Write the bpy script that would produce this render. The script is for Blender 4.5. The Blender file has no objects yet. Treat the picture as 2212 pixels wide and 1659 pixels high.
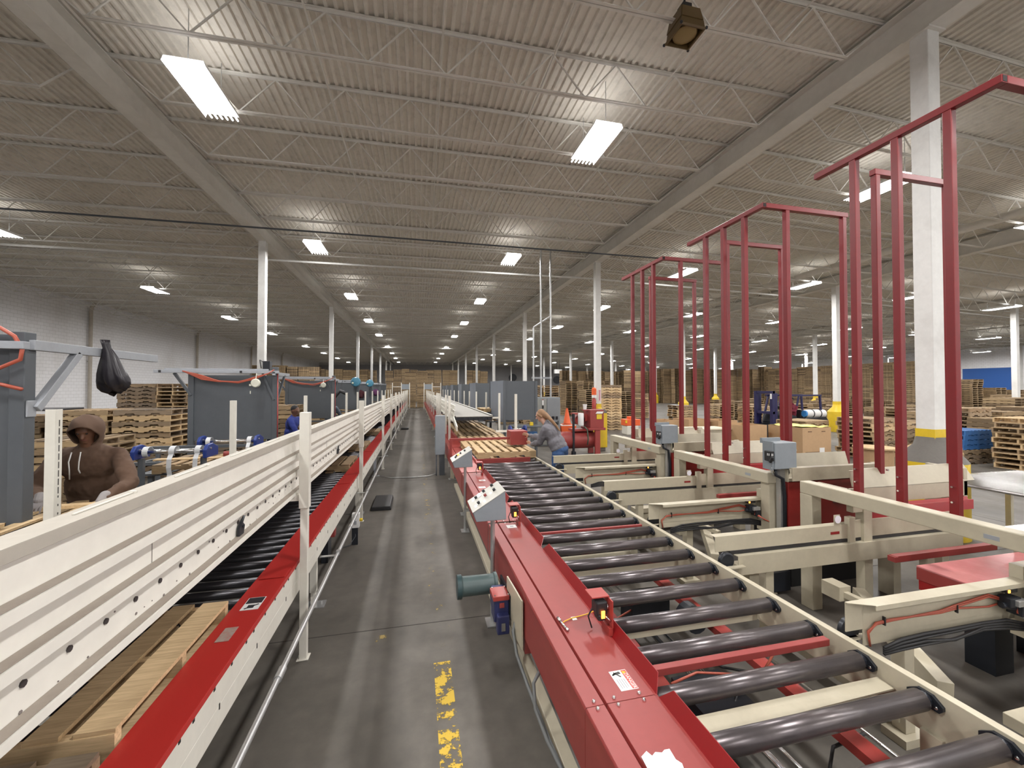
import bpy, bmesh, math, random
from mathutils import Vector, Matrix
PI = math.pi
rnd = random.Random(7)
scene = bpy.context.scene
COL = scene.collection

# ------------------------------------------------------------------ camera, world, exposure
cam_d = bpy.data.cameras.new('camera')
cam_d.sensor_width = 36.0
cam_d.lens = 880.0 / 2212.0 * 36.0
cam_d.shift_y = -0.0031
cam_d.clip_start = 0.02
cam_d.clip_end = 400
cam = bpy.data.objects.new('camera', cam_d)
COL.objects.link(cam)
cam.location = (0, 0, 2.2)
cam.rotation_euler = (math.radians(91.0), 0, math.radians(-13.14))
scene.camera = cam
world = bpy.data.worlds.new('world')
scene.world = world
world.use_nodes = True
world.node_tree.nodes['Background'].inputs[0].default_value = (0.9, 0.92, 1.0, 1)
world.node_tree.nodes['Background'].inputs[1].default_value = 0.02
scene.view_settings.view_transform = 'Standard'
scene.view_settings.look = 'None'
scene.view_settings.gamma = 1.0
scene.view_settings.use_curve_mapping = False
scene.view_settings.exposure = 0.12

# ------------------------------------------------------------------ high bay lamps (positions used again for the fixtures)
LAMP_X = [-12.75, -3.52, 3.6, 11.4, 18.0, 24.8, 31.5, 38.5, 46.0, 54.0, 61.0]  # last row is added to brighten the right wall
LAMP_Y = [-6.5, 0.6, 7.85, 15.75, 23.85, 32.2, 40.7, 52.3, 61.8, 72.0, 83.0]
lamp_sun = bpy.data.lights.new('high_bay_light', 'AREA')
lamp_sun.shape = 'RECTANGLE'
lamp_sun.size = 0.50
lamp_sun.size_y = 1.36
lamp_sun.energy = 265
lamp_sun.color = (1.0, 0.975, 0.955)
lamp_sun.spread = math.radians(180)

lamp_up = lamp_sun.copy(); lamp_up.name = 'added_ceiling_uplights'; lamp_up.energy = 7; lamp_up.size = 0.3  # added upward lamp in each fixture, brightens the roof deck

# ------------------------------------------------------------------ helpers
class MB:
    def __init__(s):
        s.v = []; s.f = []; s.c = []; s.cur = 0.5
    def _add(s, vs, fs):
        o = len(s.v)
        s.v.extend(vs)
        for f in fs:
            s.f.append(tuple(i + o for i in f)); s.c.append(s.cur)
    def box(s, x0, x1, y0, y1, z0, z1):
        if x0 > x1: x0, x1 = x1, x0
        if y0 > y1: y0, y1 = y1, y0
        if z0 > z1: z0, z1 = z1, z0
        s._add([(x0,y0,z0),(x1,y0,z0),(x1,y1,z0),(x0,y1,z0),(x0,y0,z1),(x1,y0,z1),(x1,y1,z1),(x0,y1,z1)],
               [(0,3,2,1),(4,5,6,7),(0,1,5,4),(1,2,6,5),(2,3,7,6),(3,0,4,7)])
        return s
    def bar(s, p0, p1, w, h, up=(0,0,1)):
        p0 = Vector(p0); p1 = Vector(p1); d = (p1-p0).normalized(); u = Vector(up)
        if abs(d.dot(u)) > 0.98: u = Vector((0,1,0))
        sd = d.cross(u).normalized(); u = sd.cross(d).normalized()
        vs = []
        for p in (p0, p1):
            for a, b in ((-1,-1),(1,-1),(1,1),(-1,1)):
                vs.append(tuple(p + sd*(a*w/2) + u*(b*h/2)))
        s._add(vs, [(0,1,2,3),(7,6,5,4),(0,4,5,1),(1,5,6,2),(2,6,7,3),(3,7,4,0)])
        return s
    def tube(s, p0, p1, r, n=12, r2=None, caps=True):
        p0 = Vector(p0); p1 = Vector(p1); d = (p1-p0).normalized()
        u = Vector((0,0,1)) if abs(d.z) < 0.9 else Vector((0,1,0))
        a = d.cross(u).normalized(); b = d.cross(a).normalized()
        r2 = r if r2 is None else r2
        vs = []
        for p, rr in ((p0, r), (p1, r2)):
            for i in range(n):
                t = 2*PI*i/n
                vs.append(tuple(p + a*(rr*math.cos(t)) + b*(rr*math.sin(t))))
        fs = [(i, (i+1)%n, n+(i+1)%n, n+i) for i in range(n)]
        if caps: fs += [tuple(range(n-1,-1,-1)), tuple(range(n, 2*n))]
        s._add(vs, fs)
        return s
    def path(s, pts, r, n=8, rs=None):
        pts = [Vector(p) for p in pts]
        N = len(pts); vs = []
        pu = None
        for i, p in enumerate(pts):
            d = (pts[min(i+1,N-1)] - pts[max(i-1,0)]).normalized()
            if pu is None:
                u = Vector((0,0,1)) if abs(d.z) < 0.9 else Vector((1,0,0))
            else: u = pu
            a = (u - d*u.dot(d)).normalized(); b = d.cross(a); pu = a
            rr = rs[i] if rs else r
            for k in range(n):
                t = 2*PI*k/n
                vs.append(tuple(p + a*(rr*math.cos(t)) + b*(rr*math.sin(t))))
        fs = []
        for i in range(N-1):
            for k in range(n):
                fs.append((i*n+k, i*n+(k+1)%n, (i+1)*n+(k+1)%n, (i+1)*n+k))
        fs += [tuple(range(n-1,-1,-1)), tuple(range((N-1)*n, N*n))]
        s._add(vs, fs)
        return s
    def prism(s, prof, axis, a0, a1):
        n = len(prof)
        def P(q, a):
            if axis == 'x': return (a, q[0], q[1])
            if axis == 'y': return (q[0], a, q[1])
            return (q[0], q[1], a)
        vs = [P(q, a0) for q in prof] + [P(q, a1) for q in prof]
        fs = [(i, (i+1)%n, n+(i+1)%n, n+i) for i in range(n)] + [tuple(range(n-1,-1,-1)), tuple(range(n, 2*n))]
        s._add(vs, fs)
        return s
    def sheet(s, prof, axis, a0, a1, t=0.003):
        """bent sheet metal: open polyline given real thickness, run along an axis"""
        P = [Vector(q) for q in prof]; n = len(P); L = []; R = []
        for i in range(n):
            d0 = (P[i]-P[i-1]).normalized() if i else (P[1]-P[0]).normalized()
            d1 = (P[i+1]-P[i]).normalized() if i < n-1 else d0
            m = (d0+d1)
            m = m.normalized() if m.length > 1e-6 else d0
            nn = Vector((-m.y, m.x)); c = max(0.35, nn.dot(Vector((-d0.y, d0.x))))
            L.append(tuple(P[i] + nn*(t/2/c))); R.append(tuple(P[i] - nn*(t/2/c)))
        for i in range(n-1):
            s.prism([L[i], L[i+1], R[i+1], R[i]], axis, a0, a1)
        return s
    def lathe(s, prof, c=(0,0,0), n=20, axis='z'):
        vs = []; m = len(prof)
        for i in range(n):
            t = 2*PI*i/n
            for r, z in prof:
                if axis == 'z': vs.append((c[0]+r*math.cos(t), c[1]+r*math.sin(t), c[2]+z))
                elif axis == 'x': vs.append((c[0]+z, c[1]+r*math.cos(t), c[2]+r*math.sin(t)))
                else: vs.append((c[0]+r*math.cos(t), c[1]+z, c[2]+r*math.sin(t)))
        fs = []
        for i in range(n):
            j = (i+1) % n
            for k in range(m-1):
                fs.append((i*m+k, j*m+k, j*m+k+1, i*m+k+1))
        fs.append(tuple(i*m for i in range(n-1,-1,-1))); fs.append(tuple(i*m+m-1 for i in range(n)))
        s._add(vs, fs)
        return s
    def sphere(s, c, rx, ry=None, rz=None, n=14, m=10):
        ry = rx if ry is None else ry; rz = rx if rz is None else rz
        vs = [(c[0], c[1], c[2]-rz)]
        for j in range(1, m):
            a = -PI/2 + PI*j/m
            for i in range(n):
                t = 2*PI*i/n
                vs.append((c[0]+rx*math.cos(a)*math.cos(t), c[1]+ry*math.cos(a)*math.sin(t), c[2]+rz*math.sin(a)))
        vs.append((c[0], c[1], c[2]+rz)); fs = []
        for i in range(n): fs.append((0, 1+(i+1)%n, 1+i))
        for j in range(m-2):
            for i in range(n):
                a = 1+j*n; b = a+n
                fs.append((a+i, a+(i+1)%n, b+(i+1)%n, b+i))
        t = 1+(m-2)*n; e = len(vs)-1
        for i in range(n): fs.append((t+i, t+(i+1)%n, e))
        s._add(vs, fs)
        return s
    def poly(s, pts, n, t):
        """plate: planar outline pushed along vector n by t"""
        k = len(pts); n = Vector(n).normalized()*t
        vs = [tuple(p) for p in pts] + [tuple(Vector(p)+n) for p in pts]
        s._add(vs, [(i,(i+1)%k,k+(i+1)%k,k+i) for i in range(k)] + [tuple(range(k-1,-1,-1)), tuple(range(k,2*k))])
        return s
    def xf(s, M, i0=0):
        for i in range(i0, len(s.v)): s.v[i] = tuple(M @ Vector(s.v[i]))
        return s
    def mesh(s, name, smooth=False, fix=True):
        me = bpy.data.meshes.new(name)
        me.from_pydata(s.v, [], s.f)
        if fix:
            bm = bmesh.new(); bm.from_mesh(me)
            bmesh.ops.recalc_face_normals(bm, faces=bm.faces)
            bm.to_mesh(me); bm.free()
        if smooth:
            me.shade_smooth() if hasattr(me, 'shade_smooth') else None
            me.polygons.foreach_set('use_smooth', [True]*len(me.polygons))
        return me

def tag(o, label=None, cat=None, group=None, kind=None):
    if label: o['label'] = label
    if cat: o['category'] = cat
    if group: o['group'] = group
    if kind: o['kind'] = kind
    return o

def wtr(o):
    M = Matrix.LocRotScale(o.location, o.rotation_euler, o.scale)
    if o.parent is not None: M = wtr(o.parent) @ o.matrix_parent_inverse @ M
    return M

SPLIT = {}
def clusters(mb, tol=0.004):
    """group the loose pieces of a builder into bodies that touch"""
    n = len(mb.v); par = list(range(n))
    def find(i):
        while par[i] != i: par[i] = par[par[i]]; i = par[i]
        return i
    for f in mb.f:
        r0 = find(f[0])
        for i in f[1:]:
            r = find(i)
            if r != r0: par[r] = r0
    comp = {}
    for fi, f in enumerate(mb.f): comp.setdefault(find(f[0]), []).append(fi)
    C = []
    for fs in comp.values():
        ids = {i for fi in fs for i in mb.f[fi]}
        P = [mb.v[i] for i in ids]
        C.append([fs, [min(p[k] for p in P)-tol for k in range(3)], [max(p[k] for p in P)+tol for k in range(3)]])
    m = len(C); g = list(range(m))
    def fg(i):
        while g[i] != i: g[i] = g[g[i]]; i = g[i]
        return i
    if m > 1:
        order = sorted(range(m), key=lambda i: C[i][1][1]); act = []
        for i in order:
            act = [j for j in act if C[j][2][1] >= C[i][1][1]]
            for j in act:
                if all(C[i][1][k] <= C[j][2][k] and C[j][1][k] <= C[i][2][k] for k in (0, 2)):
                    a_, b_ = fg(i), fg(j)
                    if a_ != b_: g[a_] = b_
            act.append(i)
    out = {}
    for i in range(m): out.setdefault(fg(i), []).extend(C[i][0])
    res = []
    for fs in out.values():
        q = MB(); mp = {}
        for fi in sorted(fs):
            f2 = []
            for i in mb.f[fi]:
                if i not in mp: mp[i] = len(q.v); q.v.append(mb.v[i])
                f2.append(mp[i])
            q.f.append(tuple(f2)); q.c.append(mb.c[fi])
        cen = [sum(v[k] for v in q.v)/len(q.v) for k in range(3)]
        res.append((cen, q))
    res.sort(key=lambda t: t[0][0]**2 + t[0][1]**2 + (t[0][2]-2.2)**2)
    return res

def obj(name, mb, mat, parent=None, label=None, cat=None, group=None, kind=None, smooth=False, bevel=0, auto=None, split=True):
    if isinstance(mb, MB) and parent is not None and split and kind is None:
        cl = clusters(mb)
        if len(cl) > 1:
            cand = SPLIT.get(parent.name)
            first = None; objs = []
            for cen, q in cl[:98]:
                p = parent
                if cand: p = min(cand, key=lambda t: sum((t[0][k]-cen[k])**2 for k in range(3)))[1]
                o = obj1(name, q, mat, p, label, cat, group, kind, smooth, bevel, auto)
                objs.append((cen, o)); first = first or o
            if len(cl) > 98:
                rest = MB()
                for cen, q in cl[98:]: rest._add(q.v, q.f)
                obj1(name, rest, mat, parent, label, None, None, 'stuff', smooth, 0, auto)
            SPLIT[first.name] = objs
            return first
    if parent is not None and parent.name in SPLIT and isinstance(mb, MB) and mb.v:
        cen = [sum(v[k] for v in mb.v)/len(mb.v) for k in range(3)]
        parent = min(SPLIT[parent.name], key=lambda t: sum((t[0][k]-cen[k])**2 for k in range(3)))[1]
    return obj1(name, mb, mat, parent, label, cat, group, kind, smooth, bevel, auto)

def obj1(name, mb, mat, parent=None, label=None, cat=None, group=None, kind=None, smooth=False, bevel=0, auto=None):
    me = mb.mesh(name, smooth or auto is not None) if isinstance(mb, MB) else mb
    if mat: 
        if not me.materials: me.materials.append(mat)
    o = bpy.data.objects.new(name, me); COL.objects.link(o)
    if parent is not None:
        o.parent = parent
        o.matrix_parent_inverse = wtr(parent).inverted()
    if bevel:
        b = o.modifiers.new('bevel', 'BEVEL'); b.width = bevel; b.segments = 2; b.limit_method = 'ANGLE'; b.angle_limit = 0.7
    if auto is not None:
        sel = [e for e in me.edges]
        bm = bmesh.new(); bm.from_mesh(me)
        for e in bm.edges:
            if len(e.link_faces) == 2 and e.calc_face_angle(0) > auto: e.smooth = False
        bm.to_mesh(me); bm.free()
    tag(o, label, cat, group, kind)
    return o

def thing(name, label, cat, loc=(0,0,0), group=None):
    o = bpy.data.objects.new(name, None); COL.objects.link(o)
    o.empty_display_size = 0.1
    o.location = loc
    return tag(o, label, cat, group)

def copy_tree(o, parent=None, delta=None, label=None, rz=None):
    c = o.copy(); COL.objects.link(c)
    if parent is not None:
        mi = o.matrix_parent_inverse.copy(); c.parent = parent; c.matrix_parent_inverse = mi
    if delta is not None: c.location = Vector(o.location) + Vector(delta)
    if rz is not None: c.rotation_euler = (0, 0, rz)
    if label: c['label'] = label
    for ch in list(o.children): copy_tree(ch, c)
    return c

# ------------------------------------------------------------------ materials
def nodes(name):
    m = bpy.data.materials.new(name); m.use_nodes = True
    nt = m.node_tree; b = nt.nodes['Principled BSDF']
    return m, nt, b
def NN(nt, t, **kw):
    n = nt.nodes.new(t)
    for k, v in kw.items(): setattr(n, k, v)
    return n
def ramp(nt, stops, inp):
    r = NN(nt, 'ShaderNodeValToRGB')
    el = r.color_ramp.elements
    el[0].position, el[0].color = stops[0][0], (*stops[0][1], 1)
    el[1].position, el[1].color = stops[1][0], (*stops[1][1], 1)
    for p, c in stops[2:]:
        e = el.new(p); e.color = (*c, 1)
    nt.links.new(inp, r.inputs[0])
    return r.outputs[0]
def noise(nt, scale, detail=4, vec=None, rough=0.6, mapscale=None):
    tc = NN(nt, 'ShaderNodeTexCoord'); n = NN(nt, 'ShaderNodeTexNoise')
    n.inputs['Scale'].default_value = scale; n.inputs['Detail'].default_value = detail
    n.inputs['Roughness'].default_value = rough
    src = tc.outputs['Object']
    if mapscale:
        mp = NN(nt, 'ShaderNodeMapping'); mp.inputs['Scale'].default_value = mapscale
        nt.links.new(src, mp.inputs['Vector']); src = mp.outputs['Vector']
    nt.links.new(src, n.inputs['Vector'])
    return n.outputs['Fac']
def mixc(nt, fac, a, b):
    m = NN(nt, 'ShaderNodeMix', data_type='RGBA')
    if isinstance(fac, float): m.inputs[0].default_value = fac
    else: nt.links.new(fac, m.inputs[0])
    for k, x in ((6, a), (7, b)):
        if isinstance(x, tuple): m.inputs[k].default_value = (*x, 1)
        else: nt.links.new(x, m.inputs[k])
    return m.outputs[2]

def paint(name, col, rough=0.45, dirt=0.35, dirtcol=(0.16,0.13,0.10), metal=0.0, scale=3.0, bump=0.0, spec=0.5, lo=0.45, hi=0.8):
    m, nt, b = nodes(name)
    f = noise(nt, scale, 6)
    k = ramp(nt, [(lo, (0,0,0)), (hi, (dirt,dirt,dirt))], f)
    f2 = noise(nt, scale*9, 3)
    k2 = ramp(nt, [(0.3, (0.93,)*3), (0.7, (1.0,)*3)], f2)
    c = mixc(nt, k, col, dirtcol)
    mm = NN(nt, 'ShaderNodeMix', data_type='RGBA', blend_type='MULTIPLY'); mm.inputs[0].default_value = 1
    nt.links.new(c, mm.inputs[6]); nt.links.new(k2, mm.inputs[7])
    nt.links.new(mm.outputs[2], b.inputs['Base Color'])
    b.inputs['Roughness'].default_value = rough
    b.inputs['Metallic'].default_value = metal
    b.inputs['Specular IOR Level'].default_value = spec
    if bump:
        bp = NN(nt, 'ShaderNodeBump'); bp.inputs['Strength'].default_value = bump; bp.inputs['Distance'].default_value = 0.01
        nt.links.new(f2, bp.inputs['Height']); nt.links.new(bp.outputs[0], b.inputs['Normal'])
    return m
def plain(name, col, rough=0.5, metal=0.0, emit=None, es=0):
    m, nt, b = nodes(name)
    b.inputs['Base Color'].default_value = (*col, 1); b.inputs['Roughness'].default_value = rough
    b.inputs['Metallic'].default_value = metal
    if emit:
        b.inputs['Emission Color'].default_value = (*emit, 1); b.inputs['Emission Strength'].default_value = es
    return m

BEIGE = paint('beige_enamel', (0.50, 0.455, 0.345), 0.42, 0.28, (0.24,0.20,0.14), scale=2.2)
DUSTY = paint('dusty_cream_top', (0.44, 0.41, 0.355), 0.6, 0.3, (0.30,0.26,0.21), scale=2.5)
LEDGE = paint('brown_dust_on_ledge', (0.34, 0.295, 0.25), 0.75, 0.5, (0.22,0.18,0.15), scale=3.5)
CREAMW = paint('white_cream_enamel', (0.80, 0.78, 0.715), 0.5, 0.15, (0.45,0.42,0.36), scale=1.2)
CREAM = paint('cream_enamel', (0.70, 0.68, 0.61), 0.5, 0.22, (0.36,0.31,0.24), scale=1.6)
CAGERED = paint('cage_red_enamel', (0.20, 0.012, 0.015), 0.38, 0.2, (0.14,0.03,0.03), scale=2.5)
RED = paint('red_enamel', (0.285, 0.042, 0.038), 0.46, 0.25, (0.20,0.05,0.04), scale=2.5)
REDDIM = paint('red_enamel_dusty', (0.36, 0.045, 0.038), 0.38, 0.45, (0.22,0.10,0.08), scale=2.0)
STEEL = paint('dark_roller_steel', (0.112, 0.098, 0.102), 0.29, 0.5, (0.22,0.19,0.18), metal=0.6, scale=5.0)
STEELD = paint('oily_roller_steel', (0.05, 0.05, 0.056), 0.3, 0.4, (0.10,0.09,0.09), metal=0.6, scale=5.0)
ZINC = paint('galvanised_steel', (0.55, 0.56, 0.56), 0.35, 0.3, (0.3,0.3,0.29), metal=0.7, scale=8)
CHROME = plain('bright_steel', (0.75,0.75,0.75), 0.2, 1.0)
BLACK = plain('black_rubber', (0.018,0.018,0.02), 0.5)
BLKMET = plain('black_cast_iron', (0.02,0.023,0.03), 0.35, 0.2)
GREYBOX = paint('grey_enclosure_enamel', (0.235, 0.265, 0.29), 0.45, 0.15, (0.15,0.15,0.15), scale=2)
GREYP = paint('blue_grey_panel_enamel', (0.083, 0.093, 0.105), 0.5, 0.4, (0.085,0.09,0.10), scale=1.2)
LGREY = paint('light_grey_tube', (0.33, 0.35, 0.38), 0.4, 0.25, (0.2,0.2,0.21), scale=4)
PANELTOP = paint('pale_control_face', (0.50,0.49,0.44), 0.4, 0.2, (0.3,0.28,0.24), scale=4)
STRUCTW = paint('white_structural_paint', (0.74,0.725,0.68), 0.6, 0.35, (0.30,0.27,0.22), scale=0.8)
COLW = paint('white_column_paint', (0.74,0.74,0.72), 0.55, 0.45, (0.38,0.36,0.33), scale=1.4, lo=0.5, hi=0.85)
YELLOW = paint('yellow_safety_paint', (0.72, 0.50, 0.02), 0.5, 0.35, (0.32,0.24,0.06), scale=2.5)
ORANGE = plain('orange_plastic', (0.75,0.12,0.03), 0.5)
ORHOSE = plain('orange_red_air_hose', (0.40,0.085,0.05), 0.4)
WHITEP = plain('white_plastic', (0.75,0.75,0.74), 0.4)
NAVY = plain('navy_enamel', (0.025,0.03,0.10), 0.4)
BLUEP = paint('blue_pallet_paint', (0.03,0.13,0.36), 0.55, 0.4, (0.05,0.07,0.1), scale=3)
CARD = paint('corrugated_cardboard', (0.46,0.30,0.165), 0.8, 0.25, (0.36,0.23,0.12), scale=1.5)
CONCG = paint('bare_grey_concrete', (0.17,0.16,0.145), 0.9, 0.4, (0.10,0.09,0.08), scale=4, bump=0.3)
GREENM = plain('grey_green_motor_enamel', (0.075,0.11,0.11), 0.4)
DARK = plain('dark_gap_black', (0.01,0.01,0.01), 0.9)  # painted shadow of gaps and holes, also colours dark parts
GLOWO = plain('orange_indicator_lens', (0.9,0.25,0.03), 0.3, emit=(1.0,0.22,0.03), es=6)
GLOWW = plain('white_indicator_lens', (0.9,0.9,0.95), 0.3, emit=(0.9,0.95,1.0), es=3)
TUBE = plain('lit_fluorescent_tube', (1,1,1), 0.3, emit=(1.0,0.98,0.97), es=14)
REFL = plain('white_reflector', (0.85,0.85,0.85), 0.25)

def wood_mat(name, stops, tint=1.0):
    m, nt, b = nodes(name)
    oi = NN(nt, 'ShaderNodeObjectInfo'); at = NN(nt, 'ShaderNodeAttribute'); at.attribute_name = 'board'
    ad = NN(nt, 'ShaderNodeMath', operation='ADD'); nt.links.new(oi.outputs['Random'], ad.inputs[0]); nt.links.new(at.outputs['Fac'], ad.inputs[1])
    hf = NN(nt, 'ShaderNodeMath', operation='FRACT'); 
    ml = NN(nt, 'ShaderNodeMath', operation='MULTIPLY'); ml.inputs[1].default_value = 3.7
    nt.links.new(ad.outputs[0], ml.inputs[0]); nt.links.new(ml.outputs[0], hf.inputs[0])
    c = ramp(nt, stops, hf.outputs[0])
    g = noise(nt, 6, 5, mapscale=(1.0, 14.0, 14.0))
    k = ramp(nt, [(0.35, (0.72,0.70,0.68)), (0.65, (1,1,1))], g)
    mm = NN(nt, 'ShaderNodeMix', data_type='RGBA', blend_type='MULTIPLY'); mm.inputs[0].default_value = 1
    nt.links.new(c, mm.inputs[6]); nt.links.new(k, mm.inputs[7])
    nt.links.new(mm.outputs[2], b.inputs['Base Color'])
    b.inputs['Roughness'].default_value = 0.75
    return m
W_NEW = wood_mat('fresh_pine', [(0.0,(0.60,0.42,0.22)),(0.3,(0.70,0.52,0.30)),(0.6,(0.52,0.36,0.19)),(1.0,(0.64,0.48,0.28))])
W_MIX = wood_mat('mixed_pallet_wood', [(0.0,(0.30,0.20,0.115)),(0.3,(0.50,0.36,0.20)),(0.55,(0.22,0.16,0.105)),(0.8,(0.60,0.44,0.26)),(1.0,(0.34,0.25,0.16))])
W_OLD = wood_mat('weathered_pallet_wood', [(0.0,(0.24,0.18,0.12)),(0.3,(0.17,0.13,0.09)),(0.55,(0.33,0.23,0.13)),(0.8,(0.13,0.10,0.075)),(1.0,(0.28,0.21,0.14))])
# ================================================================== the building
ROOFX = [(-21.0, 7.25), (-5.45, 7.52), (7.62, 7.66), (20.7, 7.34), (33.8, 6.85), (46.9, 6.6), (60.0, 6.5), (66.0, 6.5)]
def bz(x):
    for (a, za), (b, zb) in zip(ROOFX, ROOFX[1:]):
        if x <= b: return za + (zb-za)*(x-a)/(b-a)
    return ROOFX[-1][1]
Y0, Y1 = -9.0, 97.0

# floor: worn concrete with tyre polish, dust and joints
m, nt, b = nodes('warehouse_concrete')
f1 = noise(nt, 0.55, 8); f2 = noise(nt, 7.0, 6); f3 = noise(nt, 1.6, 5, mapscale=(1.0, 0.18, 1))
c1 = ramp(nt, [(0.3, (0.072,0.065,0.055)), (0.5, (0.112,0.102,0.088)), (0.72, (0.165,0.153,0.134))], f1)
c2 = ramp(nt, [(0.3, (0.80,0.79,0.78)), (0.7, (1.08,1.07,1.05))], f2)
c3 = ramp(nt, [(0.35, (0.82,0.82,0.82)), (0.65, (1.1,1.1,1.1))], f3)
def mul(nt, a, b_):
    mm = NN(nt, 'ShaderNodeMix', data_type='RGBA', blend_type='MULTIPLY'); mm.inputs[0].default_value = 1
    nt.links.new(a, mm.inputs[6]); nt.links.new(b_, mm.inputs[7]); return mm.outputs[2]
nt.links.new(mul(nt, mul(nt, c1, c2), c3), b.inputs['Base Color'])
r1 = ramp(nt, [(0.3, (0.42,)*3), (0.7, (0.68,)*3)], f3)
nt.links.new(r1, b.inputs['Roughness'])
FLOORM = m
fl = MB()
xs = [-21.2, 66.2]; ys = [Y0]
fl.box(-21.2, 66.2, Y0, Y1, -0.2, 0.0)
obj('floor', fl, FLOORM, kind='structure')
# saw-cut joints (thin dark seams) across and along the slab
JM = plain('joint_filler', (0.035,0.03,0.027), 0.8)
j = MB()
for y in [3.93 + 6.1*k for k in range(-2, 15)]: j.box(-21, 66, y-0.005, y+0.005, -0.01, 0.0012)
for x in [-15.0, -8.9, 3.2, 9.4, 15.5, 21.6, 27.7, 33.8]: j.box(x-0.005, x+0.005, Y0, Y1, -0.01, 0.001)
obj('trim_1', j, JM, kind='structure', label='dark saw-cut joints in the concrete floor')
# worn yellow lane marking
def worn(name, col, thr, sc, ms=None):
    m, nt, b = nodes(name)
    b.inputs['Base Color'].default_value = (*col, 1); b.inputs['Roughness'].default_value = 0.6
    f = noise(nt, sc, 7, rough=0.7, mapscale=ms)
    k = ramp(nt, [(thr-0.02, (0,0,0)), (thr+0.03, (1,1,1))], f)
    nt.links.new(k, b.inputs['Alpha'])
    return m
YL = worn('worn_yellow_line_paint', (0.62,0.42,0.045), 0.50, 9)
YL2 = worn('faded_yellow_line_paint', (0.36,0.27,0.09), 0.60, 8)
m1 = MB(); m1.box(0.14, 0.27, 1.5, 3.35, -0.003, 0.002)
obj('floor_line', m1, YL, label='broken worn yellow paint line along the aisle floor near the camera', cat='floor marking')
m1 = MB(); m1.box(0.16, 0.30, 3.55, 3.84, -0.003, 0.002); m1.box(-0.45, 0.16, 3.74, 3.83, -0.003, 0.002)
obj('floor_line', m1, YL2, label='faded yellow paint corner mark beside the floor joint', cat='floor marking')
m1 = MB(); m1.box(0.13, 0.26, 4.1, 14.0, -0.003, 0.002)
obj('floor_line', m1, YL2, label='long almost rubbed-off yellow line receding down the aisle floor', cat='floor marking')

# walls
m, nt, b = nodes('painted_block_wall')
tc = NN(nt, 'ShaderNodeTexCoord'); mp = NN(nt, 'ShaderNodeMapping'); mp.inputs['Rotation'].default_value = (0, PI/2, 0)
sx = NN(nt, 'ShaderNodeSeparateXYZ'); cx = NN(nt, 'ShaderNodeCombineXYZ')
nt.links.new(tc.outputs['Object'], sx.inputs[0])
ad = NN(nt, 'ShaderNodeMath', operation='ADD'); nt.links.new(sx.outputs[0], ad.inputs[0]); nt.links.new(sx.outputs[1], ad.inputs[1])
nt.links.new(ad.outputs[0], cx.inputs[0]); nt.links.new(sx.outputs[2], cx.inputs[1])
bk = NN(nt, 'ShaderNodeTexBrick'); nt.links.new(cx.outputs[0], bk.inputs['Vector'])
bk.inputs['Scale'].default_value = 1.0; bk.inputs['Brick Width'].default_value = 0.4; bk.inputs['Row Height'].default_value = 0.2
bk.inputs['Mortar Size'].default_value = 0.008; bk.inputs['Color1'].default_value = (0.91,0.91,0.93,1); bk.inputs['Color2'].default_value = (0.88,0.88,0.90,1)
bk.inputs['Mortar'].default_value = (0.66,0.66,0.66,1)
f = noise(nt, 0.35, 7, mapscale=(1,1,0.35))
k = ramp(nt, [(0.5, (1,1,1)), (0.8, (0.80,0.78,0.75))], f)
nt.links.new(mul(nt, bk.outputs['Color'], k), b.inputs['Base Color']); b.inputs['Roughness'].default_value = 0.7
WALLM = m
WALLG = paint('grey_painted_end_wall', (0.36,0.36,0.37), 0.7, 0.3, (0.22,0.21,0.2), scale=0.4)
w = MB(); w.prism([(-21.2,0),(-21.0,0),(-21.0,7.9),(-21.2,7.9)], 'y', Y0, Y1)
obj('wall_left', w, WALLM, kind='structure')
w = MB(); w.prism([(66.0,0),(66.2,0),(66.2,7.15),(66.0,7.15)], 'y', Y0, Y1)
obj('wall_right', w, WALLM, kind='structure')
top = [(x, z+0.62) for x, z in ROOFX]
def endwall(name, ya, yb, mat):
    w = MB(); w.prism([(-21.2,0),(66.2,0)] + [(x,z) for x, z in reversed(top)], 'y', ya, yb)
    obj(name, w, mat, kind='structure')
endwall('wall_far', Y1, Y1+0.2, WALLG)
endwall('wall_near', Y0-0.2, Y0, WALLM)
bm_ = MB(); bm_.box(65.93, 66.0, Y0, 36.5, 1.2, 4.55); bm_.box(65.93, 66.0, 36.9, 47.0, 1.2, 4.55)
obj('trim_2', bm_, plain('blue_wall_paint', (0.02,0.10,0.36), 0.6), kind='structure', label='blue painted band on the right wall')
dk = MB(); dk.box(-21.0, -20.93, Y0, Y1, 0, 0.35)
obj('baseboard_left', dk, plain('dark_curb_paint', (0.12,0.12,0.12), 0.7), kind='structure')

# roof deck: corrugated sheet on steel joists
deck = MB(); P = 0.152; prof = []
x = -21.2
while x < 66.2:
    for dx, dz in ((0,0), (0.05,0), (0.066,0.036), (0.136,0.036)):
        xx = min(x+dx, 66.2); prof.append((xx, bz(xx)+0.62+dz))
    x += P
vs = []; 
for yy in (Y0, Y1):
    vs += [(q[0], yy, q[1]) for q in prof]
n_ = len(prof)
deck._add(vs, [(i, i+1, n_+i+1, n_+i) for i in range(n_-1)])
m, nt, b = nodes('painted_roof_deck')
f = noise(nt, 0.5, 8); f2 = noise(nt, 5, 5)
c1 = ramp(nt, [(0.3, (0.66,0.625,0.56)), (0.7, (0.74,0.705,0.64))], f)
c2 = ramp(nt, [(0.25, (0.80,)*3), (0.5, (1.0,)*3)], f2)
nt.links.new(mul(nt, c1, c2), b.inputs['Base Color']); b.inputs['Roughness'].default_value = 0.8
DECKM = m
obj('ceiling', deck, DECKM, kind='structure', label='corrugated metal roof deck painted off white')
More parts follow.
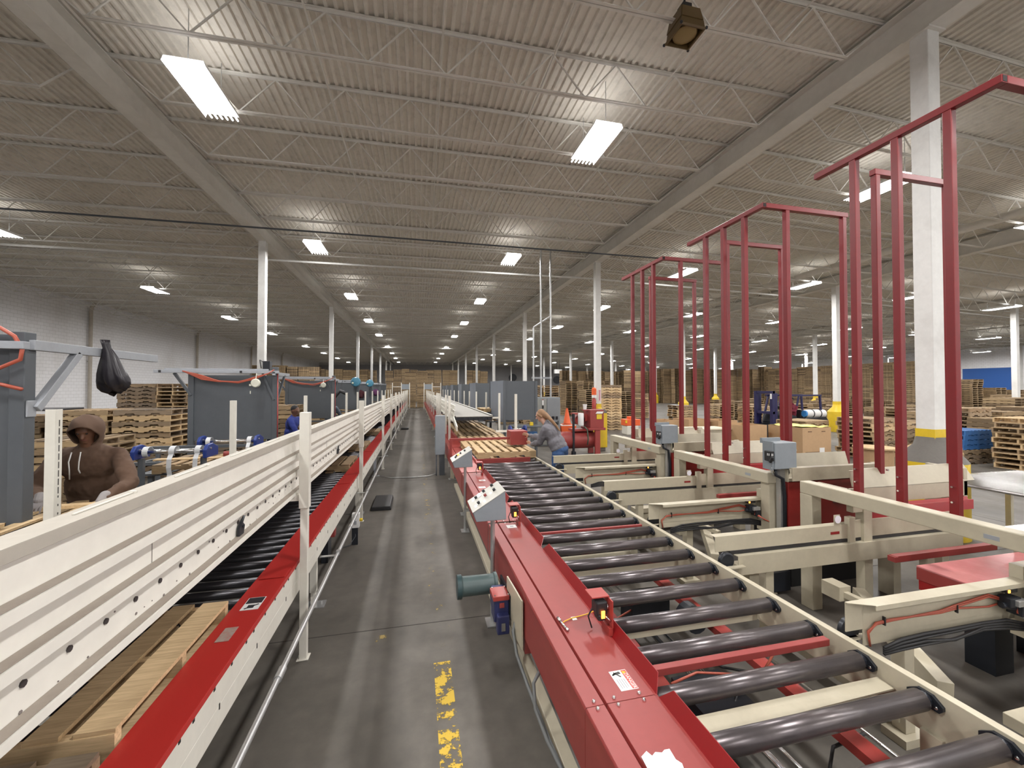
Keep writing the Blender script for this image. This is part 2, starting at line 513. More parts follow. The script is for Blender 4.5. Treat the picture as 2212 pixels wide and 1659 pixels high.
dc = MB(); dc.prism([(-21.2, 8.0)] + [(x, z+0.72) for x, z in ROOFX] + [(66.2, 7.3)] + [(x, z+0.76) for x, z in reversed(ROOFX)], 'y', Y0-0.2, Y1+0.2)
obj('ceiling', dc, DECKM, kind='structure', label='roof membrane above the deck')

# girders, columns
BX = [-5.45, 7.62, 20.7, 33.8, 46.9, 60.0]
CY = [4.15, 16.35, 28.55, 40.75, 52.95, 65.15, 77.35, 89.55]
def names_x(i): return ['left of the aisle', 'right of the aisle', 'second right of the aisle', 'third right of the aisle', 'fourth right of the aisle', 'farthest right'][i]
for i, x in enumerate(BX):
    z = bz(x); g = MB()
    g.box(x-0.155, x+0.155, Y0, Y1, z, z+0.022); g.box(x-0.155, x+0.155, Y0, Y1, z+0.50, z+0.52); g.box(x-0.007, x+0.007, Y0, Y1, z+0.02, z+0.5)
    obj('roof_girder', g, STRUCTW, label='off-white steel I-beam girder running lengthwise, the one '+names_x(i), cat='roof beam', group='roof girders')
proto = None
for i, x in enumerate(BX):
    for k, y in enumerate(CY):
        if k == 0 and i == 1: y = 4.6
        z = bz(x)
        if (i == 0 and k == 0): pass
        ordw = ['nearest', 'second', 'third', 'fourth', 'fifth', 'sixth', 'seventh', 'farthest'][k]
        c = thing('column', 'white square steel column, %s one in the row %s' % (ordw, names_x(i)), 'column', (x, y, 0), 'roof columns')
        s = MB(); s.box(x-0.12, x+0.12, y-0.12, y+0.12, 1.5, z); 
        obj('shaft', s, COLW, c, bevel=0.012 if (i, k) in ((1,0),(0,1),(1,1),(2,1)) else 0)
        s = MB(); s.box(x-0.17, x+0.17, y-0.17, y+0.17, z-0.03, z-0.001); obj('cap_plate', s, STRUCTW, c)
        s = MB(); s.box(x-0.124, x+0.124, y-0.124, y+0.124, 1.28, 1.52 if (i,k) != (1,0) else 1.58); obj('yellow_band', s, YELLOW, c)
        if i >= 1:
            hd = 1.10 if (i,k) == (1,0) else 1.0
            s = MB(); s.lathe([(0.02,0),(0.40,0),(0.40,hd),(0.02,hd)], (x,y,0), 26); obj('guard_drum', s, YELLOW, c, auto=0.6)
            s = MB(); s.lathe([(0.02,hd),(0.40,hd),(0.36,hd+.06),(0.2,hd+.24),(0.17,hd+.36),(0.02,hd+.36)], (x,y,0), 26)
            obj('mortar_collar', s, CONCG if (i,k)==(1,0) else YELLOW, c, auto=0.6)
        else:
            s = MB(); s.box(x-0.2, x+0.2, y-0.2, y+0.2, 0, 0.03); obj('base_plate', s, STRUCTW, c)
            s = MB(); s.box(x-0.12, x+0.12, y-0.12, y+0.12, 0.03, 1.28); obj('lower_shaft', s, YELLOW, c)

# open web joists, one per bay and row
JY = [5.1 + 1.743*k for k in range(-4, 52)]
bays = list(zip([-21.0]+BX, BX+[66.0]))
def joist_mesh(x0, x1, far=False):
    g = MB(); za = bz(x0+1e-6)+0.615; zb = bz(x1)+0.615
    zt = lambda x: za + (zb-za)*(x-x0)/(x1-x0)
    if far:
        g.bar((x0,0,zt(x0)-0.03),(x1,0,zt(x1)-0.03),0.06,0.05); g.bar((x0+0.6,0,zt(x0+0.6)-0.74),(x1-0.6,0,zt(x1-0.6)-0.74),0.05,0.035)
    else:
        for s in (-1,1):
            g.bar((x0,s*0.028,zt(x0)-0.006),(x1,s*0.028,zt(x1)-0.006),0.045,0.008); g.bar((x0,s*0.010,zt(x0)-0.028),(x1,s*0.010,zt(x1)-0.028),0.007,0.045)
            a, b_ = x0+0.9, x1-0.9
            g.bar((a,s*0.026,zt(a)-0.745),(b_,s*0.026,zt(b_)-0.745),0.04,0.007); g.bar((a,s*0.009,zt(a)-0.725),(b_,s*0.009,zt(b_)-0.725),0.007,0.04)
    n = int(round((x1-x0-1.8)/0.62)); st = (x1-x0-1.8)/n; pts = []
    pts.append((x0+0.05,0,zt(x0)-0.03))
    for q in range(n+1):
        xx = x0+0.9+st*q
        pts.append((xx,0,zt(xx)-(0.735 if q % 2 == 0 else 0.03)))
    pts.append((x1-0.05,0,zt(x1)-0.03))
    for a, b_ in zip(pts, pts[1:]): g.bar(a, b_, 0.022, 0.022)
    return g
ORD = ['nearest','second','third','fourth','fifth','sixth','seventh','eighth','ninth','tenth','eleventh','twelfth','thirteenth','fourteenth','fifteenth','sixteenth','seventeenth','eighteenth','nineteenth','twentieth']
def ordw(k): return ORD[k] if k < 20 else ('twenty-' + ORD[k-20] if 20 < k+1 <= 29 and k-20 > 0 else '%dth' % (k+1))
BAYN = ['against the left wall','over the aisle and conveyors','over the red lift frames','second bay to the right','third bay to the right','fourth bay to the right','against the right wall']
for bi, (x0, x1) in enumerate(bays):
    near = joist_mesh(x0, x1).mesh('roof_joist'); near.materials.append(STRUCTW)
    fmb = joist_mesh(x0, x1, True); fm = fmb.mesh('roof_joist_far'); fm.materials.append(STRUCTW)
    for k, y in enumerate([q for q in JY if q < Y1-1]):
        if y > 70: break
        o = bpy.data.objects.new('roof_joist', near if y < 34 else fm); COL.objects.link(o); o.location = (0, y, 0)
        tag(o, 'off-white zigzag steel roof joist, %s row down the hall, bay %s' % (ordw(k), BAYN[bi]), 'roof joist', 'roof joists')
fj = MB()
for bi, (x0, x1) in enumerate(bays):
    base = joist_mesh(x0, x1, True)
    for y in JY:
        if 70 < y < Y1-1: fj._add([(v[0] if -20.9 < v[0] < 65 else v[0]*0.985, v[1]+y, v[2]) for v in base.v], base.f)
obj('roof_joist', fj, STRUCTW, label='last rows of roof joists far down the building', cat='roof joist', kind='stuff')
# bridging rods, sprinkler mains and conduits under the roof
def pipe(name, pts, r, mat, label, cat, n=8):
    p = MB(); p.path(pts, r, n); return obj(name, p, mat, label=label, cat=cat, auto=0.8)
pipe('sprinkler_main', [(-21, 17.3, 7.02), (7.6, 17.3, 7.22), (20.7, 17.5, 7.0), (45, 17.5, 6.3)], 0.045, COLW, 'long white sprinkler pipe crossing the hall at the second column row', 'pipe')
pipe('sprinkler_main', [(-21, 52, 7.0), (7.6, 52, 7.2), (33, 52, 6.7), (60, 52, 6.0)], 0.04, COLW, 'white sprinkler pipe crossing far down the hall', 'pipe')
pipe('roof_pipe', [(17.4, Y0, 7.40), (17.4, Y1, 7.40)], 0.13, STRUCTW, 'thick pale duct pipe running lengthwise right of the red lift frames', 'pipe', 14)
pipe('drain_pipe', [(-16.0, 13.6, 6.95), (-2, 13.9, 7.15), (12, 13.9, 7.2)], 0.028, GREYP, 'dark grey pipe crossing below the joists before the second column row', 'pipe')
for q, (x, lab) in enumerate(((-1.6, 'thin white branch pipe under the deck just left of the aisle'), (2.2, 'thin white branch pipe under the deck just right of the aisle'), (-9.5, 'thin white branch pipe over the left work benches'), (-14.4, 'thin white branch pipe nearest the left wall'), (12.4, 'thin white branch pipe over the red lift frames'))):
    pipe('branch_pipe', [(x, -8.5, bz(x)+0.12), (x, 60, bz(x)+0.12)], 0.018, STRUCTW, lab, 'pipe', 6)
for x, lab in ((0.75, 'steel conduit along the roof above the aisle'), (4.9, 'steel conduit along the roof toward the ceiling unit'), (6.1, 'steel conduit along the roof beside the right girder')):
    pipe('roof_conduit', [(x-0.6, -8.5, bz(x)+0.30), (x, 30, bz(x)+0.30)], 0.014, STRUCTW, lab, 'conduit', 6)
# wall downpipes on the left wall
for q, y in enumerate((20.0, 32.2, 45.5, 58.8, 71)):
    p = MB(); p.path([(-20.6, y, 7.75), (-20.78, y, 7.5), (-20.82, y, 7.2), (-20.82, y, 0.0)], 0.10, 10)
    p.box(-20.99, -20.8, y-0.02, y+0.02, 3.9, 3.95)
    obj('downpipe', p, paint('beige_downpipe_%d' % q, (0.50,0.45,0.38), 0.6, 0.3), label='beige rain downpipe on the left block wall, %s from the camera' % ['first','second','third','fourth','fifth'][q], cat='downpipe', group='left wall downpipes', auto=0.8)

# high bay fluorescent fixtures
def fixture(x, y, label):
    z = bz(x)-0.32
    t = thing('high_bay_light', label, 'ceiling light', (x, y, z), 'high bay lights')
    h = MB(); h.sheet([(x-0.30,z-0.02),(x-0.27,z+0.06),(x+0.27,z+0.06),(x+0.30,z-0.02)], 'y', y-0.68, y+0.68, 0.006); h.box(x-0.1, x+0.1, y-0.5, y+0.5, z+0.063, z+0.12)
    obj('housing', h, REFL, t)
    r = MB()
    for sy in (-0.55, 0.55): r.tube((x, y+sy, z+0.1), (x, y+sy, bz(x)+0.64), 0.008, 6)
    obj('hanger', r, ZINC, t)
    b_ = MB()
    for q in range(6):
        xx = x-0.215+0.086*q
        b_.tube((xx, y-0.72, z+0.012), (xx, y+0.72, z+0.012), 0.0145, 8)
    obj('tube_bank', b_, TUBE, t, smooth=True)
    lo = bpy.data.objects.new('lamp_glow', lamp_sun); COL.objects.link(lo); lo.parent = t; lo.location = (0, 0, -0.006)
    lo = bpy.data.objects.new('added_ceiling_uplight', lamp_up); COL.objects.link(lo); lo.parent = t; lo.location = (0, 0, 0.13); lo.rotation_euler = (PI, 0, 0)
    return t
first = {}
rowsx = ['along the left wall', 'just left of the aisle', 'just right of the aisle', 'over the red lift frames', 'second right of the aisle columns', 'third row to the right', 'fourth row to the right', 'fifth row to the right', 'sixth row to the right', 'seventh row to the right', 'added to light the right wall']
for i, x in enumerate(LAMP_X):
    base = fixture(x, LAMP_Y[0], 'high bay light')
    for k, y in enumerate(LAMP_Y):
        lab = 'lit high bay light, %s down the row %s' % (ORD[k] if k else 'first', rowsx[i])
        if k == 0: base['label'] = lab
        else: copy_tree(base, delta=(0, y-LAMP_Y[0], 0), label=lab)
# ================================================================== pallets (wood helper)
def wood_mesh(mb, name):
    me = mb.mesh(name)
    a = me.attributes.new('board', 'FLOAT', 'FACE')
    a.data.foreach_set('value', mb.c)
    return me
def pallet_mb(rr, lx=1.2, wy=1.0, notched=True, detail=True):
    """centred on origin, bottom at z 0, height .137; stringers run along x, deck boards along y"""
    g = MB(); H = 0.137
    for sy in (-wy/2+0.02, 0, wy/2-0.02):
        g.cur = rr.random()
        if notched and detail:
            a = lx/2
            g.prism([(-a,0.017),(-a*0.62,0.017),(-a*0.58,0.055),(-a*0.30,0.055),(-a*0.26,0.017),(a*0.26,0.017),(a*0.30,0.055),(a*0.58,0.055),(a*0.62,0.017),(a,0.017),(a,0.118),(-a,0.118)], 'y', sy-0.02, sy+0.02)
        else:
            g.box(-lx/2, lx/2, sy-0.02, sy+0.02, 0.017, 0.118)
    n = 7 if detail else 5
    for k in range(n):
        w = 0.14 if k in (0, n-1) else (0.095 + 0.02*rr.random() if detail else 0.16)
        x = -lx/2 + w/2 + (lx-w)*k/(n-1) if k in (0, n-1) else -lx/2 + 0.07 + (lx-0.14)*k/(n-1) + (rr.random()-0.5)*0.015
        g.cur = rr.random(); d = (rr.random()-0.5)*0.012
        g.box(x-w/2, x+w/2, -wy/2+d, wy/2+d, 0.118, 0.137)
    nb = 5 if detail else 3
    for k in range(nb):
        w = 0.125; x = -lx/2 + w/2 + (lx-w)*k/(nb-1); g.cur = rr.random()
        g.box(x-w/2, x+w/2, -wy/2, wy/2, 0, 0.017)
    return g
pr_ = random.Random(3)
PM = {}
for nm, mat in (('new', W_NEW), ('mix', W_MIX), ('old', W_OLD)):
    PM[nm] = []
    for k in range(3):
        me = wood_mesh(pallet_mb(pr_), 'pallet_'+nm); me.materials.append(mat); PM[nm].append(me)
bp = pallet_mb(pr_, notched=False).mesh('pallet_blue'); bp.materials.append(BLUEP); PM['blue'] = [bp]
def pallet(x, y, z, kind, label, group=None, rot=0, tilt=0, name='pallet', rr=random.Random(11)):
    o = bpy.data.objects.new(name, rr.choice(PM[kind])); COL.objects.link(o)
    o.location = (x, y, z); o.rotation_euler = (tilt, 0, rot)
    return tag(o, label, 'pallet', group)

# ================================================================== the left conveyor line
lc = thing('roller_conveyor', 'left-hand roller conveyor with red edge cover and tightly spaced black rollers', 'conveyor', (-1.65, 20, 0))
YE = 44.0
s = MB(); s.sheet([(-1.01,0.768),(-0.955,0.768),(-0.955,0.62),(-0.955,0.51),(-1.01,0.51)], 'y', 0.4, YE, 0.006)
obj('side_channel', s, CREAM, lc, bevel=0.002)
s = MB(); s.sheet([(-2.36,0.74),(-2.42,0.74),(-2.42,0.51),(-2.36,0.51)], 'y', 0.4, YE, 0.006); obj('side_channel', s, CREAM, lc)
yj = [0.4, 3.53, 6.6, 9.7, 12.8, 15.9, 19, 22, 25, 28, 31, 34, 37, 40, YE]
s = MB()
for a, b_ in zip(yj, yj[1:]):
    s.sheet([(-1.15,0.735),(-1.15,0.782),(-0.943,0.786),(-0.943,0.755)], 'y', a+0.004, b_-0.004, 0.004)
    s.sheet([(-1.13,0.789),(-0.955,0.791)], 'y', b_-0.16, b_-0.004, 0.004)
obj('red_edge_cover', s, plain('left_cover_red',(0.42,0.022,0.018),0.45), lc, bevel=0.002)
rmesh = MB(); rmesh.tube((-2.38,0,0), (-1.13,0,0), 0.032, 14); rme = rmesh.mesh('roller'); rme.materials.append(STEELD)
for p_ in rme.polygons: p_.use_smooth = len(p_.vertices) == 4
def roller_copy(me, y, z, parent):
    o = bpy.data.objects.new('roller', me); COL.objects.link(o); o.parent = parent
    o.matrix_parent_inverse = wtr(parent).inverted(); o.location = (0, y, z); return o
for k in range(96): roller_copy(rme, 0.55+0.17*k, 0.672, lc)
s = MB()
for k in range(96, 254): s.tube((-2.38,0.55+0.17*k,0.672), (-1.13,0.55+0.17*k,0.672), 0.032, 8)
obj('roller', s, STEELD, lc, kind='stuff')
s = MB()
k = 0; y = 0.62
while y < 14:
    s.box(-0.9518, -0.9496, y-0.008, y+0.008, 0.728, 0.744)
    if k % 3 == 1: s.box(-0.9518, -0.9496, y+0.05, y+0.058, 0.60, 0.63)
    y += 0.19 if k % 4 else 0.11; k += 1
obj('bolt_hole', s, DARK, lc)
for k, y in enumerate([1.2, 4.5, 7.6, 10.7, 13.8, 17, 20, 23, 26, 29, 32, 35, 38, 41]):
    s = MB()
    for x in (-1.01, -2.36):
        s.box(x-0.03, x+0.03, y-0.02, y+0.04, 0.14, 0.52); s.box(x-0.022, x+0.022, y-0.014, y+0.034, 0.01, 0.2)
    s.box(-2.36, -1.01, y-0.01, y+0.03, 0.36, 0.42)
    lg = obj('leg', s, CREAM if k % 3 else LGREY, lc)
    f = MB()
    for x in (-0.99, -2.38): f.box(x-0.09, x+0.09, y-0.06, y+0.08, 0.0, 0.01); f.tube((x+0.05, y+0.03, 0.01), (x+0.05, y+0.03, 0.03), 0.01, 8)
    obj('foot_plate', f, ZINC, lg)
# chain case and return shafts seen below the rollers
s = MB()
for y in (2.1, 3.0, 5.2, 8.2, 11.4): s.box(-2.36, -1.01, y, y+0.06, 0.52, 0.58)
obj('cross_member', s, BLKMET, lc)
# warning sticker on the red cover
s = MB(); s.box(-1.09, -0.985, 2.93, 3.09, 0.7868, 0.7888); st = obj('warning_sticker', s, WHITEP, lc, label='white and black warning sticker')
s = MB(); s.box(-1.085, -0.99, 3.01, 3.085, 0.7886, 0.7896); s.box(-1.06, -1.02, 2.95, 2.99, 0.7886, 0.7896); s.bar((-1.07,2.945,0.7892),(-1.0,2.995,0.7892),0.012,0.001)
obj('sticker_print', s, plain('sticker_black', (0.03,0.03,0.035), 0.5), st)
s = MB(); s.box(-1.09, -1.02, 2.60, 2.74, 0.7868, 0.7882); obj('maker_label', s, paint('worn_grey_label', (0.35,0.28,0.24), 0.6, 0.7, (0.4,0.05,0.04), scale=40), lc, label='rubbed-off grey label')
# galvanised conduit rail
s = MB(); s.path([(-0.785, 0.3, 0.5), (-0.785, YE, 0.5)], 0.017, 10)
for y in (2.7, 5.35, 8.4, 11.4, 14.4, 17.5): s.tube((-0.785,y-0.05,0.5), (-0.785,y+0.05,0.5), 0.024, 10)
cd = obj('conduit', s, ZINC, label='long galvanised conduit pipe running along the foot of the left conveyor', cat='conduit', auto=0.7)
s = MB()
for y in (1.0, 4.52, 7.1, 10.7, 13.8, 17, 20, 23, 26, 29): s.box(-0.955, -0.77, y-0.02, y+0.02, 0.475, 0.482); s.box(-0.80, -0.77, y-0.02, y+0.02, 0.475, 0.53)
obj('conduit_bracket', s, ZINC, cd)
# drop box with cable
t = thing('junction_box', 'small pale grey junction box with yellow plug by the left conveyor foot', 'electrical box', (-0.84, 6.12, 0.3))
s = MB(); s.box(-0.88, -0.78, 6.08, 6.16, 0.24, 0.44); obj('enclosure', s, WHITEP, t, bevel=0.006)
s = MB(); s.box(-0.85, -0.815, 6.074, 6.081, 0.29, 0.34); obj('switch_plate', s, LGREY, t)
s = MB(); s.tube((-0.78,6.12,0.34), (-0.74,6.12,0.34), 0.022, 12); obj('yellow_plug', s, YELLOW, t, smooth=True)
s = MB(); s.path([(-0.84,6.12,0.25), (-0.83,6.1,0.12), (-0.9,6.05,0.02), (-1.0,6.0,0.012), (-1.05,5.7,0.012)], 0.006, 6); obj('cable', s, GREYP, t, smooth=True)
s = MB(); s.box(-0.88, -0.80, 6.1, 6.14, 0.0, 0.24); obj('stand', s, BLKMET, t)
t = thing('motor', 'red drive motor tucked under the left conveyor beside the second leg', 'motor', (-1.2, 5.6, 0.35))
s = MB(); s.tube((-1.12,5.5,0.40),(-1.12,5.8,0.40),0.09,18); obj('motor_body', s, BLKMET, t, smooth=True)
s = MB(); s.box(-1.06,-0.98,5.42,5.52,0.36,0.47); obj('terminal_box', s, RED, t, bevel=0.005)
s = MB(); s.box(-1.16,-1.08,5.55,5.75,0,0.32); obj('mount', s, BLKMET, t)

# ------------------------------------------------ upper belt conveyor with its stacked side channels
uc = thing('belt_conveyor', 'long upper conveyor with three stacked cream side channels over the left roller conveyor', 'conveyor', (-1.6, 20, 0))
s = MB()
s.sheet([(-1.085,1.775),(-1.085,1.80),(-0.985,1.803),(-0.985,1.765)], 'y', 0.35, YE, 0.005)
obj('top_cap', s, DUSTY, uc, bevel=0.002)
for (zt, zb, zl) in ((1.763,1.66,1.622), (1.618,1.52,1.482), (1.478,1.352,1.322)):
    s = MB(); s.sheet([(-1.04,zt),(-1.0,zt),(-1.0,zb),(-0.958,zb-0.004),(-0.958,zl)], 'y', 0.35, YE, 0.004)
    obj('side_channel', s, CREAMW, uc, bevel=0.0015)
    s = MB(); s.box(-0.997,-0.961,0.36,YE-0.01,zb+0.0,zb+0.0035); obj('ledge_dust', s, LEDGE, uc)
s = MB()
for (zt, zb, zl) in ((1.33,1.20,1.17),):
    s.sheet([(-2.15,zt),(-2.19,zt),(-2.19,zb),(-2.23,zb),(-2.23,zl)], 'y', 3.4, YE, 0.004)
obj('far_side_channel', s, CREAM, uc)
s = MB(); s.box(-2.15, -1.05, 0.6, YE, 1.345, 1.355); obj('belt', s, paint('dusty_grey_belt', (0.20,0.195,0.185), 0.7, 0.4, (0.3,0.27,0.22)), uc)
s = MB(); y = 0.9; k = 0
while y < 15:
    s.tube((-0.998,y,1.43), (-0.9935,y,1.43), 0.0100, 8)
    y += 0.1455; k += 1
obj('bolt', s, plain('dark_bolt', (0.045,0.037,0.037), 0.5), uc)
s = MB(); y = 0.95; r_ = random.Random(2)
while y < 16:
    zz = r_.choice((1.405, 1.375, 1.36, 1.44)); s.tube((-0.998,y,zz), (-0.9955,y,zz), r_.choice((0.002,0.003,0.005)), 6)
    y += 0.03+0.09*r_.random()
obj('pin_hole', s, plain('dark_hole', (0.20,0.17,0.16), 0.7), uc, kind='stuff')
s = MB()
for k in range(14): s.bar((-1.04, 1.0+0.55*k, 1.807), (-1.04, 1.28+0.55*k, 1.807), 0.006, 0.004); s.box(-1.05,-1.03,1.27+0.55*k,1.285+0.55*k,1.803,1.812)
obj('clip', s, CREAM, uc)
for y in (2.62, 4.05, 5.6, 8.2):
    s = MB(); s.poly([(-0.990,y,1.352),(-0.990,y+0.06,1.352),(-0.990,y+0.075,1.40),(-0.990,y+0.05,1.42),(-0.990,y+0.08,1.452),(-0.990,y+0.03,1.43),(-0.990,y+0.0,1.40)], (1,0,0), 0.012)
    s.tube((-0.998,y+0.045,1.40),(-0.97,y+0.045,1.40),0.008,8)
    obj('latch', s, BLKMET, uc)
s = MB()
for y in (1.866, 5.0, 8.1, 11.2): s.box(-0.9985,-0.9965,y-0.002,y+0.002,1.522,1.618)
obj('panel_seam', s, plain('seam_gap_shade', (0.30,0.28,0.25), 0.7), uc)  # strips painted as the shadow in the gaps between panels
# aisle-side posts
FP = [3.66, 7.15, 11.6, 15.2, 18.5, 21.8, 25.2, 28.6, 31.9, 35.2, 38.5, 41.8]
for k, y in enumerate(FP):
    s = MB(); x = -0.892
    s.box(x-0.028, x+0.028, y-0.028, y+0.028, 0.0, 1.3)
    s.box(x-0.037, x+0.037, y-0.037, y+0.037, 1.22, 2.0 if k % 2 == 0 else 1.99)
    s.box(x-0.045, x+0.045, y-0.045, y+0.045, 0, 0.008)
    o = obj('post', s, CREAM, uc, bevel=0.003 if k < 3 else 0)
# bench-side posts
BPY = [5.85, 9.3, 12.1, 14.4, 17.0, 19.5, 22.5, 25.5, 28.5, 31.5, 34.5, 37.5, 40.5]
for k, y in enumerate(BPY):
    s = MB(); x = -2.27; s.box(x-0.03, x+0.03, y-0.03, y+0.03, 0, 2.04); s.box(-2.24,-2.15,y-0.02,y+0.02,1.30,1.34)
    obj('post', s, CREAM, uc, bevel=0.003 if k < 2 else 0)
s = MB()
for y in (3.66, 7.15, 11.6, 15.2, 18.5, 21.8): s.box(-2.24, -0.93, y-0.02, y+0.02, 1.28, 1.335)
obj('cross_tube', s, CREAM, uc)
# perforated angle post in front of the hooded man
t = thing('slotted_angle_post', 'cream slotted steel angle post standing in front of the hooded man', 'post', (-2.33, 3.3, 0))
s = MB(); s.prism([(-2.345,3.26),(-2.29,3.26),(-2.29,3.318),(-2.296,3.318),(-2.296,3.266),(-2.345,3.266)], 'z', 0, 2.06); obj('angle', s, CREAM, t, bevel=0.0015)
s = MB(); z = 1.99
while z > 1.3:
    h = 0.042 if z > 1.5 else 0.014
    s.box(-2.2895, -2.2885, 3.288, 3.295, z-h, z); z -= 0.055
obj('slot', s, plain('slot_gap_shade', (0.08,0.075,0.07), 0.7), t)  # flat dark strips painted as the shadow inside the slots

# pallets travelling on the left rollers
pallet(-1.765, 2.46, 0.706, 'new', 'pale wooden pallet lying on the left rollers nearest the camera, under the upper conveyor')
pallet(-1.75, 1.36, 0.706, 'old', 'dark stained wooden pallet at the bottom left corner of the photo, on the rollers')
for k, y in enumerate((8.2, 10.6, 13.9)):
    pallet(-1.76, y, 0.706, 'mix', ['brown wooden pallet on the left rollers under the upper conveyor beyond the second aisle post', 'brown wooden pallet on the left rollers just before the third aisle post', 'brown wooden pallet farther along the left rollers past the third aisle post'][k])
# floor mat / black tray in the aisle
t = thing('foot_switch_tray', 'flat black plastic tray lying on the aisle floor beside the left conveyor', 'tray', (-0.62, 8.05, 0))
s = MB(); s.prism([(-0.80,0.0),(-0.44,0.0),(-0.46,0.075),(-0.78,0.075)], 'y', 7.68, 8.5); obj('tray_shell', s, BLACK, t, bevel=0.012)
t2 = thing('foot_switch_tray', 'small black tray on the aisle floor far down beside the left conveyor', 'tray', (-0.62, 22.5, 0))
s = MB(); s.box(-0.8,-0.42,22.2,22.8,0,0.08); obj('tray_shell', s, BLACK, t2, bevel=0.01)
# ================================================================== the right conveyor line
rc = thing('roller_conveyor', 'right-hand pallet roller conveyor with red chain guard and widely spaced grey rollers', 'conveyor', (1.6, 20, 0))
YR = 44.0
# chain guard in bolted sections: side skirt, narrow strip, groove, wide strip, raised inner fence
secs = [(0.3, 1.742), (1.745, 4.30), (4.34, 6.95), (7.0, 10.0), (10.05, 13.1), (13.15, 16.3), (16.35, 19.5), (19.55, 24), (24.05, 30), (30.05, 36), (36.05, YR)]
for i, (a, b_) in enumerate(secs):
    s = MB()
    zl = 0.42 if i else 0.40
    s.sheet([(0.758,zl),(0.748,zl+0.02),(0.748,0.742),(0.753,0.75),(0.838,0.752),(0.842,0.735)], 'y', a, b_, 0.004)
    s.sheet([(0.852,0.733),(0.856,0.752),(1.095,0.752),(1.118,0.742)], 'y', a, b_, 0.004)
    obj('chain_guard', s, RED if i < 3 else REDDIM, rc, bevel=0.002 if i < 3 else 0)
s = MB()
for a, b_ in ((0.3,1.735), (1.75,3.55), (3.60,5.0), (5.06,7.0)):
    k = 0.055; c_ = 0.042; zt = 0.808
    s._add([(1.112,a,0.745),(1.112,b_,0.745),(1.112+c_,b_-k,zt),(1.112+c_,a+k,zt),(1.116,a,0.745),(1.116,b_,0.745),(1.116+c_,b_-k,zt),(1.116+c_,a+k,zt)],
           [(0,1,2,3),(7,6,5,4),(0,4,5,1),(1,5,6,2),(2,6,7,3),(3,7,4,0)])
obj('inner_fence', s, plain('deep_red_enamel', (0.24,0.008,0.010), 0.32), rc)
s = MB(); s.box(1.115, 1.135, 7.0, YR, 0.70, 0.80); obj('inner_fence', s, REDDIM, rc)
s = MB()
for y in (1.722, 1.765):
    for x in (0.799, 0.9, 1.03): s.lathe([(0.001,0.0),(0.0095,0.0),(0.0095,0.006),(0.006,0.011),(0.001,0.012)], (x,y,0.753), 8)
for y in (4.28, 4.36):
    for x in (0.8, 0.92, 1.03): s.lathe([(0.001,0.0),(0.009,0.0),(0.009,0.006),(0.001,0.010)], (x,y,0.753), 8)
obj('bolt', s, CHROME, rc, auto=0.6)
# rollers
RY0 = [0.93, 1.223, 1.49, 1.778, 2.078, 2.37, 2.667, 2.955, 3.25, 3.56, 3.87] + [4.18+0.30*k for k in range(13)]
g = MB(); g.tube((1.06,0,0), (2.365,0,0), 0.046, 24); rme2 = g.mesh('roller'); rme2.materials.append(STEEL)
for p_ in rme2.polygons: p_.use_smooth = len(p_.vertices) == 4
g = MB(); g.tube((2.36,0,0), (2.395,0,0), 0.036, 14); g.prism([(-0.072,-0.012),(-0.058,-0.03),(0.058,-0.03),(0.072,-0.012),(0.072,0.005),(0.03,0.036),(-0.03,0.036),(-0.072,0.005)], 'x', 2.392, 2.412)
bme = g.mesh('bearing'); bme.materials.append(BLKMET)
g = MB(); g.sphere((2.40,-0.045,-0.012), 0.012, n=8, m=6); g.tube((2.395,0,0),(2.424,0,0),0.016,10); nme = g.mesh('bearing_nut', True); nme.materials.append(CHROME)
for y in RY0 + [8.1+0.3*k for k in range(60)]:
    r = roller_copy(rme2, y, 0.70, rc)
    if y < 8:
        for nm, me in (('bearing', bme), ('bearing_nut', nme)):
            o = bpy.data.objects.new(nm, me); COL.objects.link(o); o.parent = r; o.matrix_parent_inverse = Matrix.Identity(4)
# side rail on the far side, beige channel
s = MB(); s.sheet([(2.455,0.748),(2.412,0.748),(2.412,0.53),(2.455,0.53)], 'y', 0.3, YR, 0.006)
obj('side_rail', s, BEIGE, rc, bevel=0.002)
s = MB(); s.sheet([(1.06,0.70),(1.02,0.70),(1.02,0.50),(1.06,0.50)], 'y', 0.3, YR, 0.006); obj('inner_rail', s, BEIGE, rc)
# floor rail, legs
s = MB(); s.box(0.765, 0.835, 1.0, 8.6, 0.14, 0.205); obj('floor_rail', s, BEIGE, rc, bevel=0.004)
for k, y in enumerate([1.42, 4.25, 7.1, 9.9, 12.8, 15.7, 18.6, 21.5, 25, 29, 33, 37, 41]):
    s = MB()
    for x in (0.84, 2.43): s.box(x-0.04, x+0.04, y, y+0.09, 0.02, 0.55)
    s.box(0.84, 2.43, y+0.02, y+0.07, 0.26, 0.33)
    lg = obj('leg', s, BEIGE, rc, bevel=0.003 if k < 2 else 0)
    f = MB()
    for x in (0.84, 2.43): f.box(x-0.09, x+0.09, y-0.04, y+0.13, 0, 0.012)
    f.tube((0.79,y-0.02,0.012),(0.79,y-0.02,0.06),0.012,8)
    obj('foot_plate', f, ZINC if k != 1 else BEIGE, lg)
